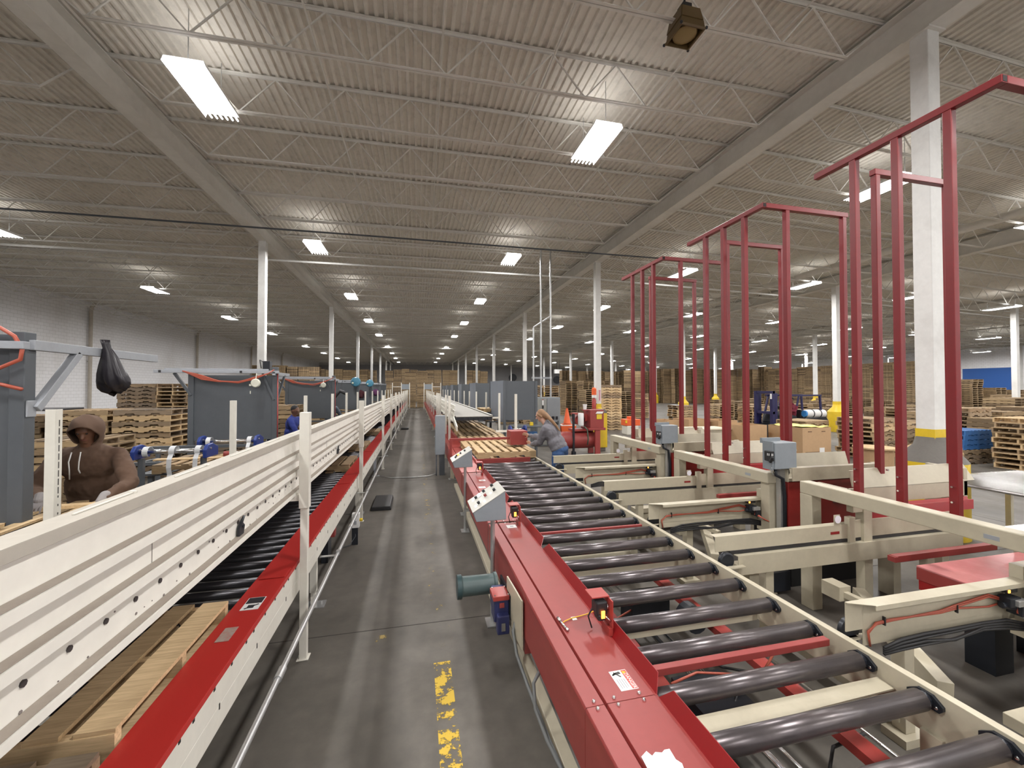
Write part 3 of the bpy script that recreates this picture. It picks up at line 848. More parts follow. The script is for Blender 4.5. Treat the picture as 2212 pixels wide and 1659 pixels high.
# members seen between the rollers
s = MB(); s.box(1.14, 2.36, 1.925, 1.965, 0.69, 0.728); obj('transfer_bar', s, RED, rc, label='red transfer bar between the rollers', bevel=0.003)
s = MB(); s.box(1.14, 2.38, 4.00, 4.03, 0.69, 0.72); obj('transfer_bar', s, RED, rc, label='thin red transfer bar between the rollers')
s = MB(); s.poly([(1.10,1.60,0.64),(2.40,1.62,0.655),(2.40,1.70,0.66),(1.10,1.69,0.66)], (0,0,-1), 0.008); obj('cross_plate', s, BEIGE, rc, label='flat beige cross plate below the rollers')
s = MB()
for y in (2.50, 3.42, 5.0, 6.4): s.box(1.06, 2.41, y, y+0.07, 0.52, 0.585)
obj('cross_member', s, BEIGE, rc)
s = MB(); s.bar((2.20,1.0,0.36),(2.28,3.6,0.36),0.10,0.05); s.bar((1.45,0.8,0.30),(1.60,3.9,0.30),0.09,0.05); s.bar((1.7,1.25,0.42),(2.35,1.25,0.42),0.12,0.03)
obj('chain_track', s, REDDIM, rc, label='dusty red lift chain tracks under the rollers')
s = MB(); s.tube((1.9,0.7,0.17),(1.9,4.4,0.17),0.02,8); s.tube((2.0,0.7,0.17),(2.0,4.4,0.17),0.013,8); s.tube((2.62,0.6,0.14),(2.62,2.9,0.14),0.014,8)
obj('air_cylinder_rod', s, CHROME, rc, smooth=True)
s = MB()
s.box(1.6, 1.95, 2.0, 2.35, 0.12, 0.34); s.tube((1.3,2.75,0.45),(2.3,2.75,0.45),0.025,10); s.tube((2.05,2.68,0.45),(2.05,2.82,0.45),0.09,14); s.box(1.75,2.1,3.1,3.3,0.15,0.4)
obj('drive_shaft_unit', s, BLKMET, rc)
r_ = random.Random(5); s = MB()
for k in range(6):
    y = 1.2+0.45*k; pts = [(1.3,y,0.3)]
    for q in range(1, 7): pts.append((1.3+0.17*q, y+0.1*math.sin(q*1.3+k), 0.28+0.10*math.sin(q*0.9+k*2)))
    s.path(pts, 0.009, 6)
obj('air_hose_run', s, BLACK, rc, smooth=True)
s = MB(); s.path([(1.35,2.9,0.35),(1.6,3.1,0.30),(1.9,3.15,0.38),(2.2,3.3,0.30)], 0.008, 6); s.path([(1.5,2.2,0.42),(1.75,2.3,0.38),(2.05,2.1,0.45),(2.35,2.3,0.42)], 0.008, 6)
obj('air_hose_run', s, ORHOSE, rc, smooth=True)
# beige angle plate and skirt box that carries the motor
s = MB(); s.poly([(0.735,2.80,0.70),(0.735,2.80,0.36),(0.715,3.20,0.36),(0.715,3.20,0.70)], (-1,0,0), 0.012); obj('motor_plate', s, BEIGE, rc, bevel=0.002)
s = MB(); s.box(0.757, 1.0, 2.84, 3.5, 0.30, 0.46); obj('gear_cover', s, RED, rc, bevel=0.004)
t = thing('motor', 'grey-green gear motor with red terminal box on the aisle side of the right conveyor', 'motor', (0.6, 3.2, 0.5))
s = MB(); s.lathe([(0.01,-0.20),(0.085,-0.20),(0.092,-0.185),(0.092,-0.17),(0.08,-0.16),(0.078,0.10),(0.09,0.11),(0.09,0.13),(0.01,0.13)], (0.54,3.46,0.53), 22, 'x'); obj('motor_body', s, GREENM, t, auto=0.7)
s = MB(); s.lathe([(0.078,-0.206),(0.096,-0.206),(0.096,-0.17),(0.078,-0.17)], (0.54,3.46,0.53), 22, 'x'); obj('fan_cowl', s, plain('teal_cowl', (0.03,0.06,0.065), 0.4), t, auto=0.7)
s = MB(); s.box(0.585,0.70,3.10,3.24,0.40,0.565); s.box(0.60,0.695,3.05,3.12,0.33,0.47); s.tube((0.60,3.30,0.49),(0.70,3.30,0.49),0.09,16); obj('gearbox', s, NAVY, t, bevel=0.008)
s = MB(); s.box(0.575,0.71,3.09,3.25,0.565,0.60); tb = obj('terminal_lid', s, REDDIM, t, bevel=0.004)
s = MB()
for x in (0.59,0.695):
    for y in (3.105,3.235): s.tube((x,y,0.60),(x,y,0.606),0.007,8)
obj('lid_screw', s, CHROME, tb)
s = MB(); s.box(0.625,0.662,3.094,3.101,0.51,0.545); obj('red_rating_plate', s, RED, t)
s = MB(); s.box(0.63,0.66,3.044,3.051,0.36,0.42); obj('steel_rating_plate', s, CHROME, t)
s = MB(); s.box(0.70, 0.716, 3.08, 3.45, 0.42, 0.6); obj('flange', s, BLKMET, t)
# grey loom of flexible conduit along the skirt
s = MB(); s.path([(0.745,3.02,0.50),(0.70,2.96,0.40),(0.70,2.85,0.30),(0.72,2.6,0.235),(0.73,2.2,0.225),(0.75,1.8,0.225),(0.75,1.3,0.22),(0.76,0.7,0.22)], 0.012, 8)
s.path([(0.745,2.45,0.44),(0.70,2.42,0.40),(0.69,2.35,0.30),(0.715,2.2,0.235),(0.75,1.9,0.23)], 0.011, 8)
obj('flexible_conduit', s, plain('grey_flex_conduit', (0.16,0.17,0.17), 0.5), rc, smooth=True)
s = MB(); s.lathe([(0.005,0),(0.02,0),(0.02,0.02),(0.013,0.03),(0.013,0.07),(0.005,0.07)], (0.80,1.88,0.212), 12); obj('hose_fitting', s, CHROME, rc, auto=0.6)
# stickers, sign, paper, connector on the red guard
def flat_text(txt, size, M, mat, parent, name='lettering', ext=0.0006):
    cu = bpy.data.curves.new(name, 'FONT'); cu.body = txt; cu.size = size; cu.extrude = ext; cu.align_x = 'CENTER'; cu.align_y = 'CENTER'
    o = bpy.data.objects.new(name, cu); COL.objects.link(o)
    dg = bpy.context.evaluated_depsgraph_get(); me = bpy.data.meshes.new_from_object(o.evaluated_get(dg))
    bpy.data.objects.remove(o); me.transform(M); me.materials.clear(); me.materials.append(mat)
    return obj(name, me, None, parent)
def frame_m(o, ex, ey):
    ex = Vector(ex).normalized(); ey = Vector(ey).normalized(); ez = ex.cross(ey)
    M = Matrix.Identity(4)
    for i in range(3): M[i][0] = ex[i]; M[i][1] = ey[i]; M[i][2] = ez[i]; M[i][3] = o[i]
    return M
PRINTK = plain('black_print', (0.03,0.03,0.03), 0.5)
s = MB(); s.box(0.955, 1.046, 1.796, 1.932, 0.7535, 0.755); sg = obj('danger_sign', s, WHITEP, rc, label='white danger sticker with red DANGER heading')
s = MB(); s.box(1.018, 1.044, 1.80, 1.928, 0.755, 0.7558); obj('sign_header', s, plain('sign_red', (0.75,0.05,0.03), 0.4), sg)
flat_text('DANGER', 0.026, frame_m((1.031, 1.852, 0.7562), (0,-1,0), (1,0,0)), WHITEP, sg)
s = MB(); s.poly([(1.021,1.922,0.7560),(1.021,1.902,0.7560),(1.041,1.912,0.7560)], (0,0,1), 0.0006); obj('warning_triangle', s, YELLOW, sg)
s = MB(); s.bar((0.965,1.905,0.7556),(1.005,1.918,0.7556),0.010,0.0008); s.bar((0.975,1.92,0.7556),(1.0,1.885,0.7556),0.007,0.0008); s.box(0.985,1.008,1.905,1.92,0.755,0.7558); s.bar((0.962,1.90,0.7556),(0.98,1.915,0.7556),0.006,0.0008)
obj('hand_pictogram', s, PRINTK, sg, split=False)
s = MB()
for k in range(4): s.box(0.968+0.012*k, 0.971+0.012*k, 1.81+0.004*(k%2), 1.872, 0.755, 0.7556)
obj('small_print', s, plain('grey_print', (0.3,0.3,0.32), 0.6), sg, split=False)
for x, y, sz in ((0.968, 4.17, 0.05), (1.0, 6.34, 0.05), (0.93, 5.9, 0.05)):
    s = MB(); s.box(x-sz, x+sz, y-sz*0.9, y+sz*0.9, 0.7535, 0.7548); q = obj('notice_sticker', s, WHITEP, rc, label='small white notice sticker')
    s = MB(); s.box(x-sz*0.3, x+sz*0.4, y-sz*0.3, y+sz*0.3, 0.7548, 0.7553); obj('sticker_print', s, LGREY, q)
s = MB(); s.path([(1.10,2.43,0.78),(1.06,2.44,0.762),(1.0,2.43,0.76),(0.955,2.425,0.76),(0.90,2.40,0.762),(0.875,2.385,0.762)], 0.0035, 6)
sc = obj('sensor_cord', s, plain('yellow_cord', (0.75,0.42,0.02), 0.4), rc, smooth=True)
s = MB(); s.tube((0.863,2.43,0.764),(0.877,2.30,0.764),0.007,10); s.tube((0.862,2.437,0.764),(0.866,2.405,0.764),0.010,10); s.tube((0.876,2.325,0.764),(0.878,2.30,0.764),0.009,8)
obj('cord_connector', s, CHROME, sc, smooth=True)
s = MB(); s.box(0.95,0.98,2.405,2.44,0.7535,0.757); obj('cord_tie_pad', s, WHITEP, sc)
# crumpled paper
t = MB(); r_ = random.Random(8); n = 7; V = []
for i in range(n):
    for j_ in range(n):
        V.append((0.86+0.13*i/(n-1)+r_.uniform(-.008,.008), 1.27+0.18*j_/(n-1)+r_.uniform(-.01,.01)+(0.02 if i%2 else 0), 0.757+r_.uniform(0,0.012)))
t._add(V, [(i*n+j_, (i+1)*n+j_, (i+1)*n+j_+1, i*n+j_+1) for i in range(n-1) for j_ in range(n-1)])
pp = obj('paper_scrap', t, plain('white_paper', (0.8,0.79,0.77), 0.8), label='torn white sheet of paper lying on the red guard nearest the camera', cat='paper')
sm = pp.modifiers.new('thick', 'SOLIDIFY'); sm.thickness = 0.0008

# photo eyes on red brackets
def photo_eye(x, y, label, big=True):
    t = thing('photo_eye', label, 'sensor', (x, y, 0.75), 'photo eyes on red brackets')
    s = MB(); s.box(x+0.048, x+0.056, y-0.06, y+0.05, 0.80, 0.955); s.box(x-0.055, x+0.056, y-0.01, y+0.10, 0.955, 0.963); s.box(x+0.03,x+0.056,y-0.055,y+0.045,0.752,0.80); obj('bracket', s, REDDIM, t, bevel=0.002)
    s = MB(); s.box(x-0.035, x+0.035, y-0.03, y+0.05, 0.865, 0.94); s.box(x-0.028, x+0.02, y-0.036, y+0.03, 0.835, 0.87); b_ = obj('sensor_body', s, BLACK, t, bevel=0.008)
    s = MB(); s.box(x-0.010, x+0.014, y-0.0395, y-0.034, 0.850, 0.895); obj('indicator_lens', s, GLOWO, b_, bevel=0.004)
    s = MB(); s.tube((x+0.035,y,0.90),(x+0.05,y,0.90),0.02,12); s.tube((x+0.02,y-0.03,0.86),(x+0.045,y-0.05,0.835),0.006,8); obj('clamp_screw', s, CHROME, t, smooth=True)
    s = MB(); s.path([(x-0.03,y+0.04,0.88),(x-0.05,y+0.06,0.82),(x-0.04,y+0.03,0.765)], 0.005, 6); obj('lead', s, BLACK, t, smooth=True)
photo_eye(1.065, 2.26, 'glowing orange photo eye on a red bracket nearest the camera, on the red guard')
photo_eye(1.01, 4.22, 'glowing orange photo eye beside the nearer sloped control console')
photo_eye(1.02, 6.75, 'glowing orange photo eye beside the farther sloped control console')

# sloped control consoles
def console(dx, dy, label, s_=1.0, lamps='a'):
    x0, x1 = 0.488+dx, 0.779+dx; ya, yb = 3.6+dy, 3.98+dy
    t = thing('control_console', label, 'control console', (0.64+dx, (ya+yb)/2, 0), 'sloped control consoles')
    pf = [(x0, 1.096), (x1, 1.272), (x1+0.01, 1.016), (x0+0.03, 1.012)]
    s = MB(); s.prism(pf, 'y', ya, yb); obj('enclosure', s, GREYBOX, t, bevel=0.006)
    dxx, dz = x1-x0, 1.272-1.096; L = math.hypot(dxx, dz); ex = Vector((dxx/L, 0, dz/L)); nz = Vector((-dz/L, 0, dxx/L)); ey = Vector((0,1,0))
    O = Vector((x0, ya, 1.096))
    P3 = lambda u, v, w: tuple(O + ex*(u*L) + ey*(v*(yb-ya)) + nz*w)
    s = MB(); s._add([P3(-0.01,-0.01,0.0),P3(1.01,-0.01,0.0),P3(1.01,1.01,0.0),P3(-0.01,1.01,0.0),P3(-0.01,-0.01,0.006),P3(1.01,-0.01,0.006),P3(1.01,1.01,0.006),P3(-0.01,1.01,0.006)], [(0,3,2,1),(4,5,6,7),(0,1,5,4),(1,2,6,5),(2,3,7,6),(3,0,4,7)])
    fc = obj('face_plate', s, PANELTOP, t, bevel=0.002)
    if lamps == 'a': kn = [(0.25,0.25,'k'),(0.25,0.72,'k'),(0.52,0.82,'k'),(0.50,0.45,'r'),(0.78,0.42,'k'),(0.80,0.85,'k'),(0.36,0.74,'w')]
    else: kn = [(0.30,0.45,'k'),(0.22,0.30,'k'),(0.50,0.45,'k'),(0.72,0.45,'k'),(0.38,0.48,'o')]
    for (u, v, c) in kn:
        s = MB(); s.tube(P3(u,v,0.006), P3(u,v,0.012), 0.019, 14); s2 = MB(); s2.tube(P3(u,v,0.012), P3(u,v,0.032), 0.014, 14)
        q = obj('button_ring', s, CHROME, fc, smooth=False)
        obj('push_button', s2, {'k': BLACK, 'r': RED, 'w': GLOWW, 'o': GLOWO}[c], q)
    s = MB()
    for (u, v) in ((0.14,0.25),(0.14,0.75),(0.66,0.45),(0.4,0.2)):
        a = [P3(u-0.03,v-0.08,0.0062),P3(u+0.03,v-0.08,0.0062),P3(u+0.03,v+0.08,0.0062),P3(u-0.03,v+0.08,0.0062)]; s.poly(a, tuple(nz), 0.0008)
    obj('legend_plate', s, plain('brushed_legend_'+lamps, (0.62,0.62,0.6), 0.3, 0.6), fc)
    s = MB(); s.tube((0.70+dx, ya+0.20, 0.0), (0.70+dx, ya+0.20, 1.02), 0.021, 12); s.box(0.64+dx,0.76+dx,ya+0.12,ya+0.28,0,0.012); s.box(0.70+dx,0.76+dx,ya+0.18,ya+0.22,0.30,0.34)
    obj('pole', s, ZINC, t, auto=0.6)
console(0, 0, 'nearer grey sloped control console with red button above the red conveyor guard')
console(0.03, 2.5, 'farther grey sloped control console with one lit orange button', lamps='b')
# grey disconnect pedestal in the aisle
t = thing('disconnect_cabinet', 'tall narrow grey electrical cabinet on the aisle edge of the right conveyor', 'electrical cabinet', (0.58, 10.5, 0))
s = MB(); s.box(0.46,0.70,10.4,10.62,0.52,1.5); obj('cabinet_body', s, GREYBOX, t, bevel=0.008)
s = MB(); s.box(0.452,0.46,10.42,10.60,0.56,1.46); obj('door', s, GREYBOX, t)
s = MB(); s.box(0.435,0.452,10.44,10.48,1.22,1.29); obj('handle', s, ORANGE, t)
s = MB(); s.box(0.56,0.69,10.43,10.6,0.0,0.52); s.box(0.47,0.50,10.43,10.46,0,0.52); obj('pedestal', s, GREYP, t)
s = MB(); s.path([(0.47,10.42,0.05),(0.3,10.35,0.02),(-0.1,10.3,0.015),(-0.6,10.35,0.015),(-0.85,10.4,0.05)], 0.012, 8)
obj('floor_conduit', s, ZINC, label='thin pale conduit crossing the aisle floor from the grey cabinet to the left conveyor', cat='conduit', smooth=True)

# pallets lined up on the right rollers, nearest one against the red stop
s = MB(); s.box(1.14,2.24,7.96,8.0,0.70,0.80); s.box(1.14,1.2,7.9,7.97,0.72,0.77); obj('pallet_stop', s, RED, rc, label='red pallet stop bar', bevel=0.003)
labs = ['fresh pale wooden pallet at the front of the right conveyor queue against the red stop',
        'fresh wooden pallet second in the right conveyor queue, partly under the red gate',
        'wooden pallet third in the queue on the right conveyor', 'wooden pallet fourth in the queue on the right conveyor', 'wooden pallet fifth in the queue on the right conveyor']
y = 8.56
for k in range(12):
    kind = ['new','new','new','mix','new','mix','new','old','mix','new','mix','new'][k]
    lab = labs[k] if k < 5 else ORD[k] + ' pallet of the queue on the right rollers, under the upper conveyor'
    pallet(1.79-0.02*(k%3) - (0.12 if k == 1 else 0), y, 0.747 + (0.03 if k==0 else 0), kind, lab, None if k < 5 else 'pallets under the right upper conveyor', rot=0.03 if k == 2 else 0)
    y += 1.05
# stapled red gate with box (pallet counter)
t = thing('counter_gate', 'red tube gate with a square red box crossing above the pallets on the right conveyor', 'gate', (1.5, 8.75, 0.75))
s = MB(); s.box(0.68,2.02,8.72,8.77,1.075,1.125); s.box(0.68,0.73,8.72,8.77,0.753,1.075); s.box(2.30,2.36,8.9,8.96,0.75,0.97); obj('gate_tube', s, RED, t, bevel=0.004)
s = MB(); s.box(1.98,2.36,8.62,9.0,0.96,1.26); obj('gate_box', s, RED, t, bevel=0.008)

# upper conveyor of the right line
ur = thing('belt_conveyor', 'upper cream belt conveyor over the right rollers, starting beyond the worker', 'conveyor', (1.5, 28, 0))
s = MB(); s.box(1.02,1.98,10.85,YR,1.425,1.44); obj('belt', s, paint('pale_dusty_belt', (0.29,0.275,0.25), 0.6, 0.4, (0.3,0.28,0.24)), ur)
s = MB(); s.box(1.02,1.98,10.86,YR,1.33,1.42)
for k in range(7): s.box(1.08+0.13*k,1.13+0.13*k,10.82,10.86,1.35,1.40)
obj('belt_bed', s, BLKMET, ur)
for (zt, zb, zl) in ((1.72,1.62,1.58), (1.575,1.48,1.44), (1.435,1.30,1.27)):
    s = MB(); s.sheet([(1.04,zt),(1.0,zt),(1.0,zb),(0.955,zb-0.004),(0.955,zl)], 'y', 11.2, YR, 0.004); obj('side_channel', s, CREAM, ur)
s = MB(); s.sheet([(1.95,1.47),(2.0,1.47),(2.0,1.30),(2.04,1.30)], 'y', 10.9, YR, 0.004); s.bar((0.98,10.2,1.18),(0.98,11.4,1.40),0.03,0.12); obj('outer_channel', s, CREAM, ur)
for k, y in enumerate([11.5, 13.0, 16.0, 17.3, 18.8, 22.5, 25.2, 28.5, 31.5, 34.5, 37.5, 41]):
    s = MB(); s.box(0.86,0.92,y-0.03,y+0.03,0,1.98); obj('post', s, CREAM, ur)
for k, y in enumerate([10.4, 12.6, 15.1, 17.7, 20.1, 22.4, 25.5, 28.5, 31.5, 34.5, 37.5, 41]):
    s = MB(); s.box(2.50,2.56,y-0.03,y+0.03,0,2.04); s.box(0.92,2.5,y-0.02,y+0.02,1.24,1.29) if k else s.box(2.0,2.5,y-0.02,y+0.02,1.05,1.10); obj('post', s, CREAM, ur)
# end guard frames far down both lines
for sx, lab in ((-1, 'small cream end frame with grey plate at the far end of the left line'), (1, 'small cream end frame with grey plate at the far end of the right line')):
    t = thing('end_frame', lab, 'frame', (1.5*sx, 44.6, 0))
    s = MB()
    for x in (0.75, 1.6, 2.5): s.box(sx*x-0.04, sx*x+0.04, 44.5, 44.6, 0, 2.75)
    s.box(min(sx*1.6,sx*2.5), max(sx*1.6,sx*2.5), 44.5, 44.56, 2.3, 2.36); obj('frame', s, CREAM, t)
    s = MB(); s.box(min(sx*0.8,sx*1.55), max(sx*0.8,sx*1.55), 44.52, 44.56, 2.05, 2.6); obj('sign_plate', s, GREYBOX, t)
# ================================================================== red pallet lift frames beside the right conveyor
WORDS = ['nearest', 'middle', 'farthest']
GLOSSRED = paint('film_red_sheen_tint', (0.58,0.20,0.20), 0.14, 0.3, (0.7,0.4,0.4), scale=3)  # pinkish base puts the film's highlight into the colour
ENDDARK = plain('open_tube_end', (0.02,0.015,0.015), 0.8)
def unit(i):
    dy = 2.1*i; W = WORDS[i]
    n0, f0 = 1.92+dy, 3.0+dy
    # --- transfer conveyor
    t = thing('transfer_conveyor', '%s beige transfer conveyor leading from the right rollers into the red lift frame' % W, 'conveyor', (3.5, 2.5+dy, 0))
    s = MB()
    s.sheet([(n0-0.075,0.905),(n0-0.075,0.93),(n0,0.932),(n0,0.715)], 'x', 2.60, 3.90, 0.006)
    s._add([(2.47,n0-0.012,0.93),(2.60,n0-0.077,0.933),(2.60,n0+0.002,0.933),(2.47,n0+0.002,0.93),(2.47,n0-0.012,0.936),(2.60,n0-0.077,0.936),(2.60,n0+0.002,0.936),(2.47,n0+0.002,0.936)],[(0,3,2,1),(4,5,6,7),(0,1,5,4),(1,2,6,5),(2,3,7,6),(3,0,4,7)])
    s.box(2.47,2.60,n0-0.003,n0+0.003,0.76,0.932); s.box(2.60,3.95,n0-0.003,n0+0.003,0.66,0.72)
    obj('near_guide', s, BEIGE, t, bevel=0.002)
    s = MB(); s.box(3.90,4.05,n0-0.05,n0+0.02,0.55,1.02); s.box(4.05,5.4,n0-0.01,n0+0.01,0.5,0.98); obj('near_end_plate', s, BEIGE, t, bevel=0.003)
    s = MB(); s.sheet([(f0+0.07,0.93),(f0,0.932),(f0,0.805)], 'x', 2.47, 3.96, 0.006); obj('far_guide', s, BEIGE, t, bevel=0.002)
    s = MB(); s.box(3.70,3.80,f0-0.0055,f0-0.003,0.855,0.878); obj('slot', s, plain('slot_red_%d'%i,(0.22,0.01,0.01),0.5), t)
    s = MB(); s.box(2.62,5.3,f0+0.0,f0+0.05,0.772,0.80); obj('drive_chain', s, BLACK, t)
    s = MB(); s.sheet([(f0+0.02,0.765),(f0-0.045,0.768),(f0-0.045,0.61),(f0+0.0,0.61)], 'x', 2.66, 5.3, 0.006); obj('lower_channel', s, BEIGE, t, bevel=0.002)
    s = MB(); s.box(3.93,5.35,f0+0.0,f0+0.012,0.80,0.965); s.box(3.90,3.97,f0-0.02,f0+0.03,0.76,1.0); obj('tall_plate', s, BEIGE, t, bevel=0.003)
    s = MB(); s.box(2.48,2.70,f0-0.09,f0-0.05,0.69,0.70); s.box(2.48,2.66,n0+0.01,n0+0.05,0.69,0.70); obj('tension_tab', s, BEIGE, t)
    for yy in (f0-0.01, n0+0.06):
        s = MB(); s.lathe([(0.012,-0.02),(0.06,-0.02),(0.072,-0.012),(0.072,0.012),(0.06,0.02),(0.012,0.02)], (2.57,yy,0.73), 18, 'y'); s.box(2.50,2.60,yy-0.035,yy+0.035,0.62,0.70); obj('chain_sprocket', s, BLKMET, t, auto=0.5)
    s = MB(); s.box(3.74,3.81,f0-0.004,f0+0.0,0.93,1.03); r = obj('reflector_tab', s, BEIGE, t)
    s = MB(); s.lathe([(0.001,-0.004),(0.034,-0.004),(0.036,-0.008),(0.001,-0.010)], (3.775,f0-0.006,0.99), 20, 'y'); obj('reflector', s, plain('reflector_disc_%d'%i,(0.8,0.78,0.85),0.15), r)
    # guide legs, sleds
    s = MB()
    for x in (3.0, 4.9):
        s.box(x-0.04,x+0.04,n0+0.02,n0+0.10,0.05,0.66); s.box(x-0.04,x+0.04,f0-0.03,f0+0.05,0.05,0.61)
    s.box(2.95,3.05,n0+0.05,f0,0.10,0.18)
    obj('leg', s, BEIGE, t, bevel=0.003)
    s = MB(); s.box(2.9,3.3,n0-0.02,n0+0.12,0,0.05); s.box(4.7,5.1,n0-0.02,n0+0.12,0,0.05); s.box(2.9,3.3,f0-0.05,f0+0.08,0,0.05); obj('floor_pad', s, BEIGE, t)
    s = MB(); s.bar((3.35,n0+0.05,0.22),(3.95,f0-0.05,0.30),0.09,0.14); s.bar((3.62,n0+0.30,0.42),(3.52,f0-0.15,0.46),0.05,0.05); s.box(3.47,3.59,f0-0.26,f0-0.10,0.40,0.52)
    ar = obj('rear_track', s, BEIGE, t, bevel=0.003)
    s = MB()
    for q in range(12):
        f_ = q/11.0; s.box(3.600-0.07*f_, 3.604-0.07*f_, n0+0.34+0.55*f_, n0+0.36+0.55*f_, 0.447, 0.452)
    obj('hole', s, DARK, ar)
    # air lines along the near guide
    yb = n0-0.012
    hoses = []
    for q in range(3):
        s = MB(); s.path([(2.64,yb,0.66),(2.62,yb-0.004,0.74+0.006*q),(2.68,yb-0.006,0.795-0.004*q),(2.80,yb-0.004,0.80-0.004*q),(3.2,yb-0.006,0.79+0.006*q),(3.35,yb-0.006,0.80+0.012*q),(3.62,yb-0.01,0.83+0.014*q if q != 0 else 0.78),(3.74,yb-0.02,0.80+0.01*q)], 0.0062, 7)
        hoses.append(obj('air_hose', s, ORHOSE, t, smooth=True))
    s = MB()
    for x in (2.74, 3.34): s.box(x-0.004,x+0.004,yb-0.016,yb,0.775,0.825)
    obj('cable_tie', s, BLACK, hoses[0])
    s = MB()
    for q in range(4): s.path([(2.72,yb-0.02,0.65-0.012*q),(2.85,yb-0.025,0.685-0.02*q),(3.05,yb-0.02,0.69-0.022*q),(3.3,yb-0.02,0.688-(0.03,0.018,0.035,0.022)[q]*q),(3.55,yb-0.02,0.69-0.014*q),(3.75,yb-0.03,0.69-0.018*q),(3.95,yb-0.05,0.64-0.012*q),(4.3,yb-0.05,0.58-0.01*q)], 0.0095, 7)
    obj('cable_bundle', s, BLACK, t, smooth=True)
    s = MB(); s.box(3.70,3.80,yb-0.075,yb-0.01,0.79,0.85); s.box(3.78,3.84,yb-0.09,yb-0.01,0.73,0.80); s.tube((3.68,yb-0.04,0.80),(3.84,yb-0.05,0.76),0.02,10); vb = obj('valve_block', s, BLKMET, t, bevel=0.004)
    s = MB(); s.box(3.74,3.83,yb-0.095,yb-0.03,0.80,0.84); s.tube((3.85,yb-0.05,0.72),(3.88,yb-0.08,0.69),0.018,10); obj('valve_cap', s, ZINC, vb, bevel=0.004)
    s = MB()
    for q in range(4): s.path([(3.78,yb-0.06,0.78-0.01*q),(3.86,yb-0.12-0.02*q,0.70),(3.92,yb-0.1,0.62-0.02*q),(3.9+0.05*q,yb-0.05,0.52)], 0.006, 6)
    obj('air_hose', s, ORHOSE, t, smooth=True)
    s = MB(); s.box(3.70,3.80,yb-0.06,yb-0.0,0.875,0.905); pe = obj('photo_eye', s, BLACK, t, bevel=0.006)
    s = MB(); s.box(3.705,3.725,yb-0.064,yb-0.058,0.880,0.900); obj('indicator_lens', s, GLOWO, pe, bevel=0.004)
    s = MB(); s.box(3.66,3.72,yb-0.045,yb,0.905,0.912); obj('eye_bracket', s, REDDIM, pe)
    # block under the near guide standing on its floor strip
    s = MB(); s.box(3.35,3.75,n0-0.40,n0-0.22,0.0,0.02); s.box(3.42,3.62,n0-0.38,n0-0.26,0.02,0.26); s.box(3.30,3.66,n0-0.40,n0-0.24,0.26,0.33); s.box(3.62,3.9,n0-0.36,n0-0.30,0.1,0.3)
    bk_ = obj('pivot_foot', s, BEIGE, t, bevel=0.004)
    s = MB(); s.box(3.66,3.9,n0-0.42,n0-0.28,0.04,0.24); obj('cylinder_block', s, BLKMET, bk_)
    # --- portal bar
    t = thing('portal_frame', '%s beige square-tube portal frame running over the transfer conveyor toward the camera' % W, 'frame', (3.9, 2.6+dy, 0))
    s = MB(); s.box(3.82,3.94,n0-0.22,f0+0.41,1.13,1.25); obj('top_bar', s, BEIGE, t, bevel=0.008)
    s = MB(); s.box(3.8185,3.822,n0+0.02,n0+0.10,1.165,1.195); s2 = obj('slot', s, LGREY, t, label='grey slot near the end of the bar'); 
    s = MB(); s.box(3.82,3.94,f0+0.28,f0+0.41,0.0,1.13); obj('post', s, BEIGE, t, bevel=0.006)
    s = MB(); s.box(4.06,4.16,f0-0.03,f0+0.05,0.0,1.13); s.box(3.941,4.059,f0-0.02,f0+0.04,1.04,1.13); obj('post', s, BEIGE, t, bevel=0.004)
    s = MB(); s.box(3.86,3.98,n0-0.20,n0-0.08,0.0,1.13); obj('post', s, BEIGE, t, bevel=0.006)
    # --- lift table between the guides
    t = thing('lift_table', '%s red lift table with glossy top between the beige guides' % W, 'lift table', (4.6, 2.4+dy, 0))
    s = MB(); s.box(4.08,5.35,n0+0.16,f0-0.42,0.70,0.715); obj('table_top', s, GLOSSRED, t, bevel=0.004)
    s = MB(); s.box(4.08,5.35,n0+0.16,f0-0.42,0.60,0.70); obj('skirt', s, RED, t, bevel=0.003)
    s = MB(); s.box(4.09,5.34,n0+0.17,f0-0.43,0.52,0.598); obj('lower_skirt', s, plain('deep_red_skirt_%d'%i,(0.30,0.01,0.012),0.4), t)
    s = MB(); s.sheet([(f0-0.24,0.735),(f0-0.29,0.735),(f0-0.29,0.685)], 'x', 4.05, 5.3, 0.006); s.box(4.03,4.07,f0-0.30,f0-0.24,0.69,0.735); obj('side_angle', s, RED, t)
    s = MB(); s.box(4.3,4.5,n0+0.3,f0-0.6,0,0.52); s.box(4.9,5.1,n0+0.3,f0-0.6,0,0.52); obj('scissor_base', s, BLKMET, t)
    # --- red cage
    t = thing('lift_cage', '%s tall red square-tube cage standing over the pallet lift' % W, 'cage', (4.7, 2.7+dy, 0))
    zt = 4.475; q = 0.029
    def tube(nm, x0, x1, y0, y1, z0, z1): 
        s = MB(); s.box(x0,x1,y0,y1,z0,z1); return obj(nm, s, CAGERED, t, bevel=0.004)
    tube('top_rail', 4.12,4.18, 2.03+dy,3.47+dy, zt-0.055,zt+0.005)
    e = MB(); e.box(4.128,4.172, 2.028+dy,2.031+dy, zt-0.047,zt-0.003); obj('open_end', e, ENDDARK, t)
    for yy in (2.35, 2.72, 3.08): 
        tube('upright', 4.15-q,4.15+q, yy-q+dy,yy+q+dy, 1.15, zt-0.055)
    tube('front_rail', 4.18,5.46, 2.03+dy,2.09+dy, zt-0.055,zt+0.005)
    for xx in (4.50, 5.40): tube('upright', xx-q,xx+q, 2.06-q+dy,2.06+q+dy, 1.02, zt-0.055)
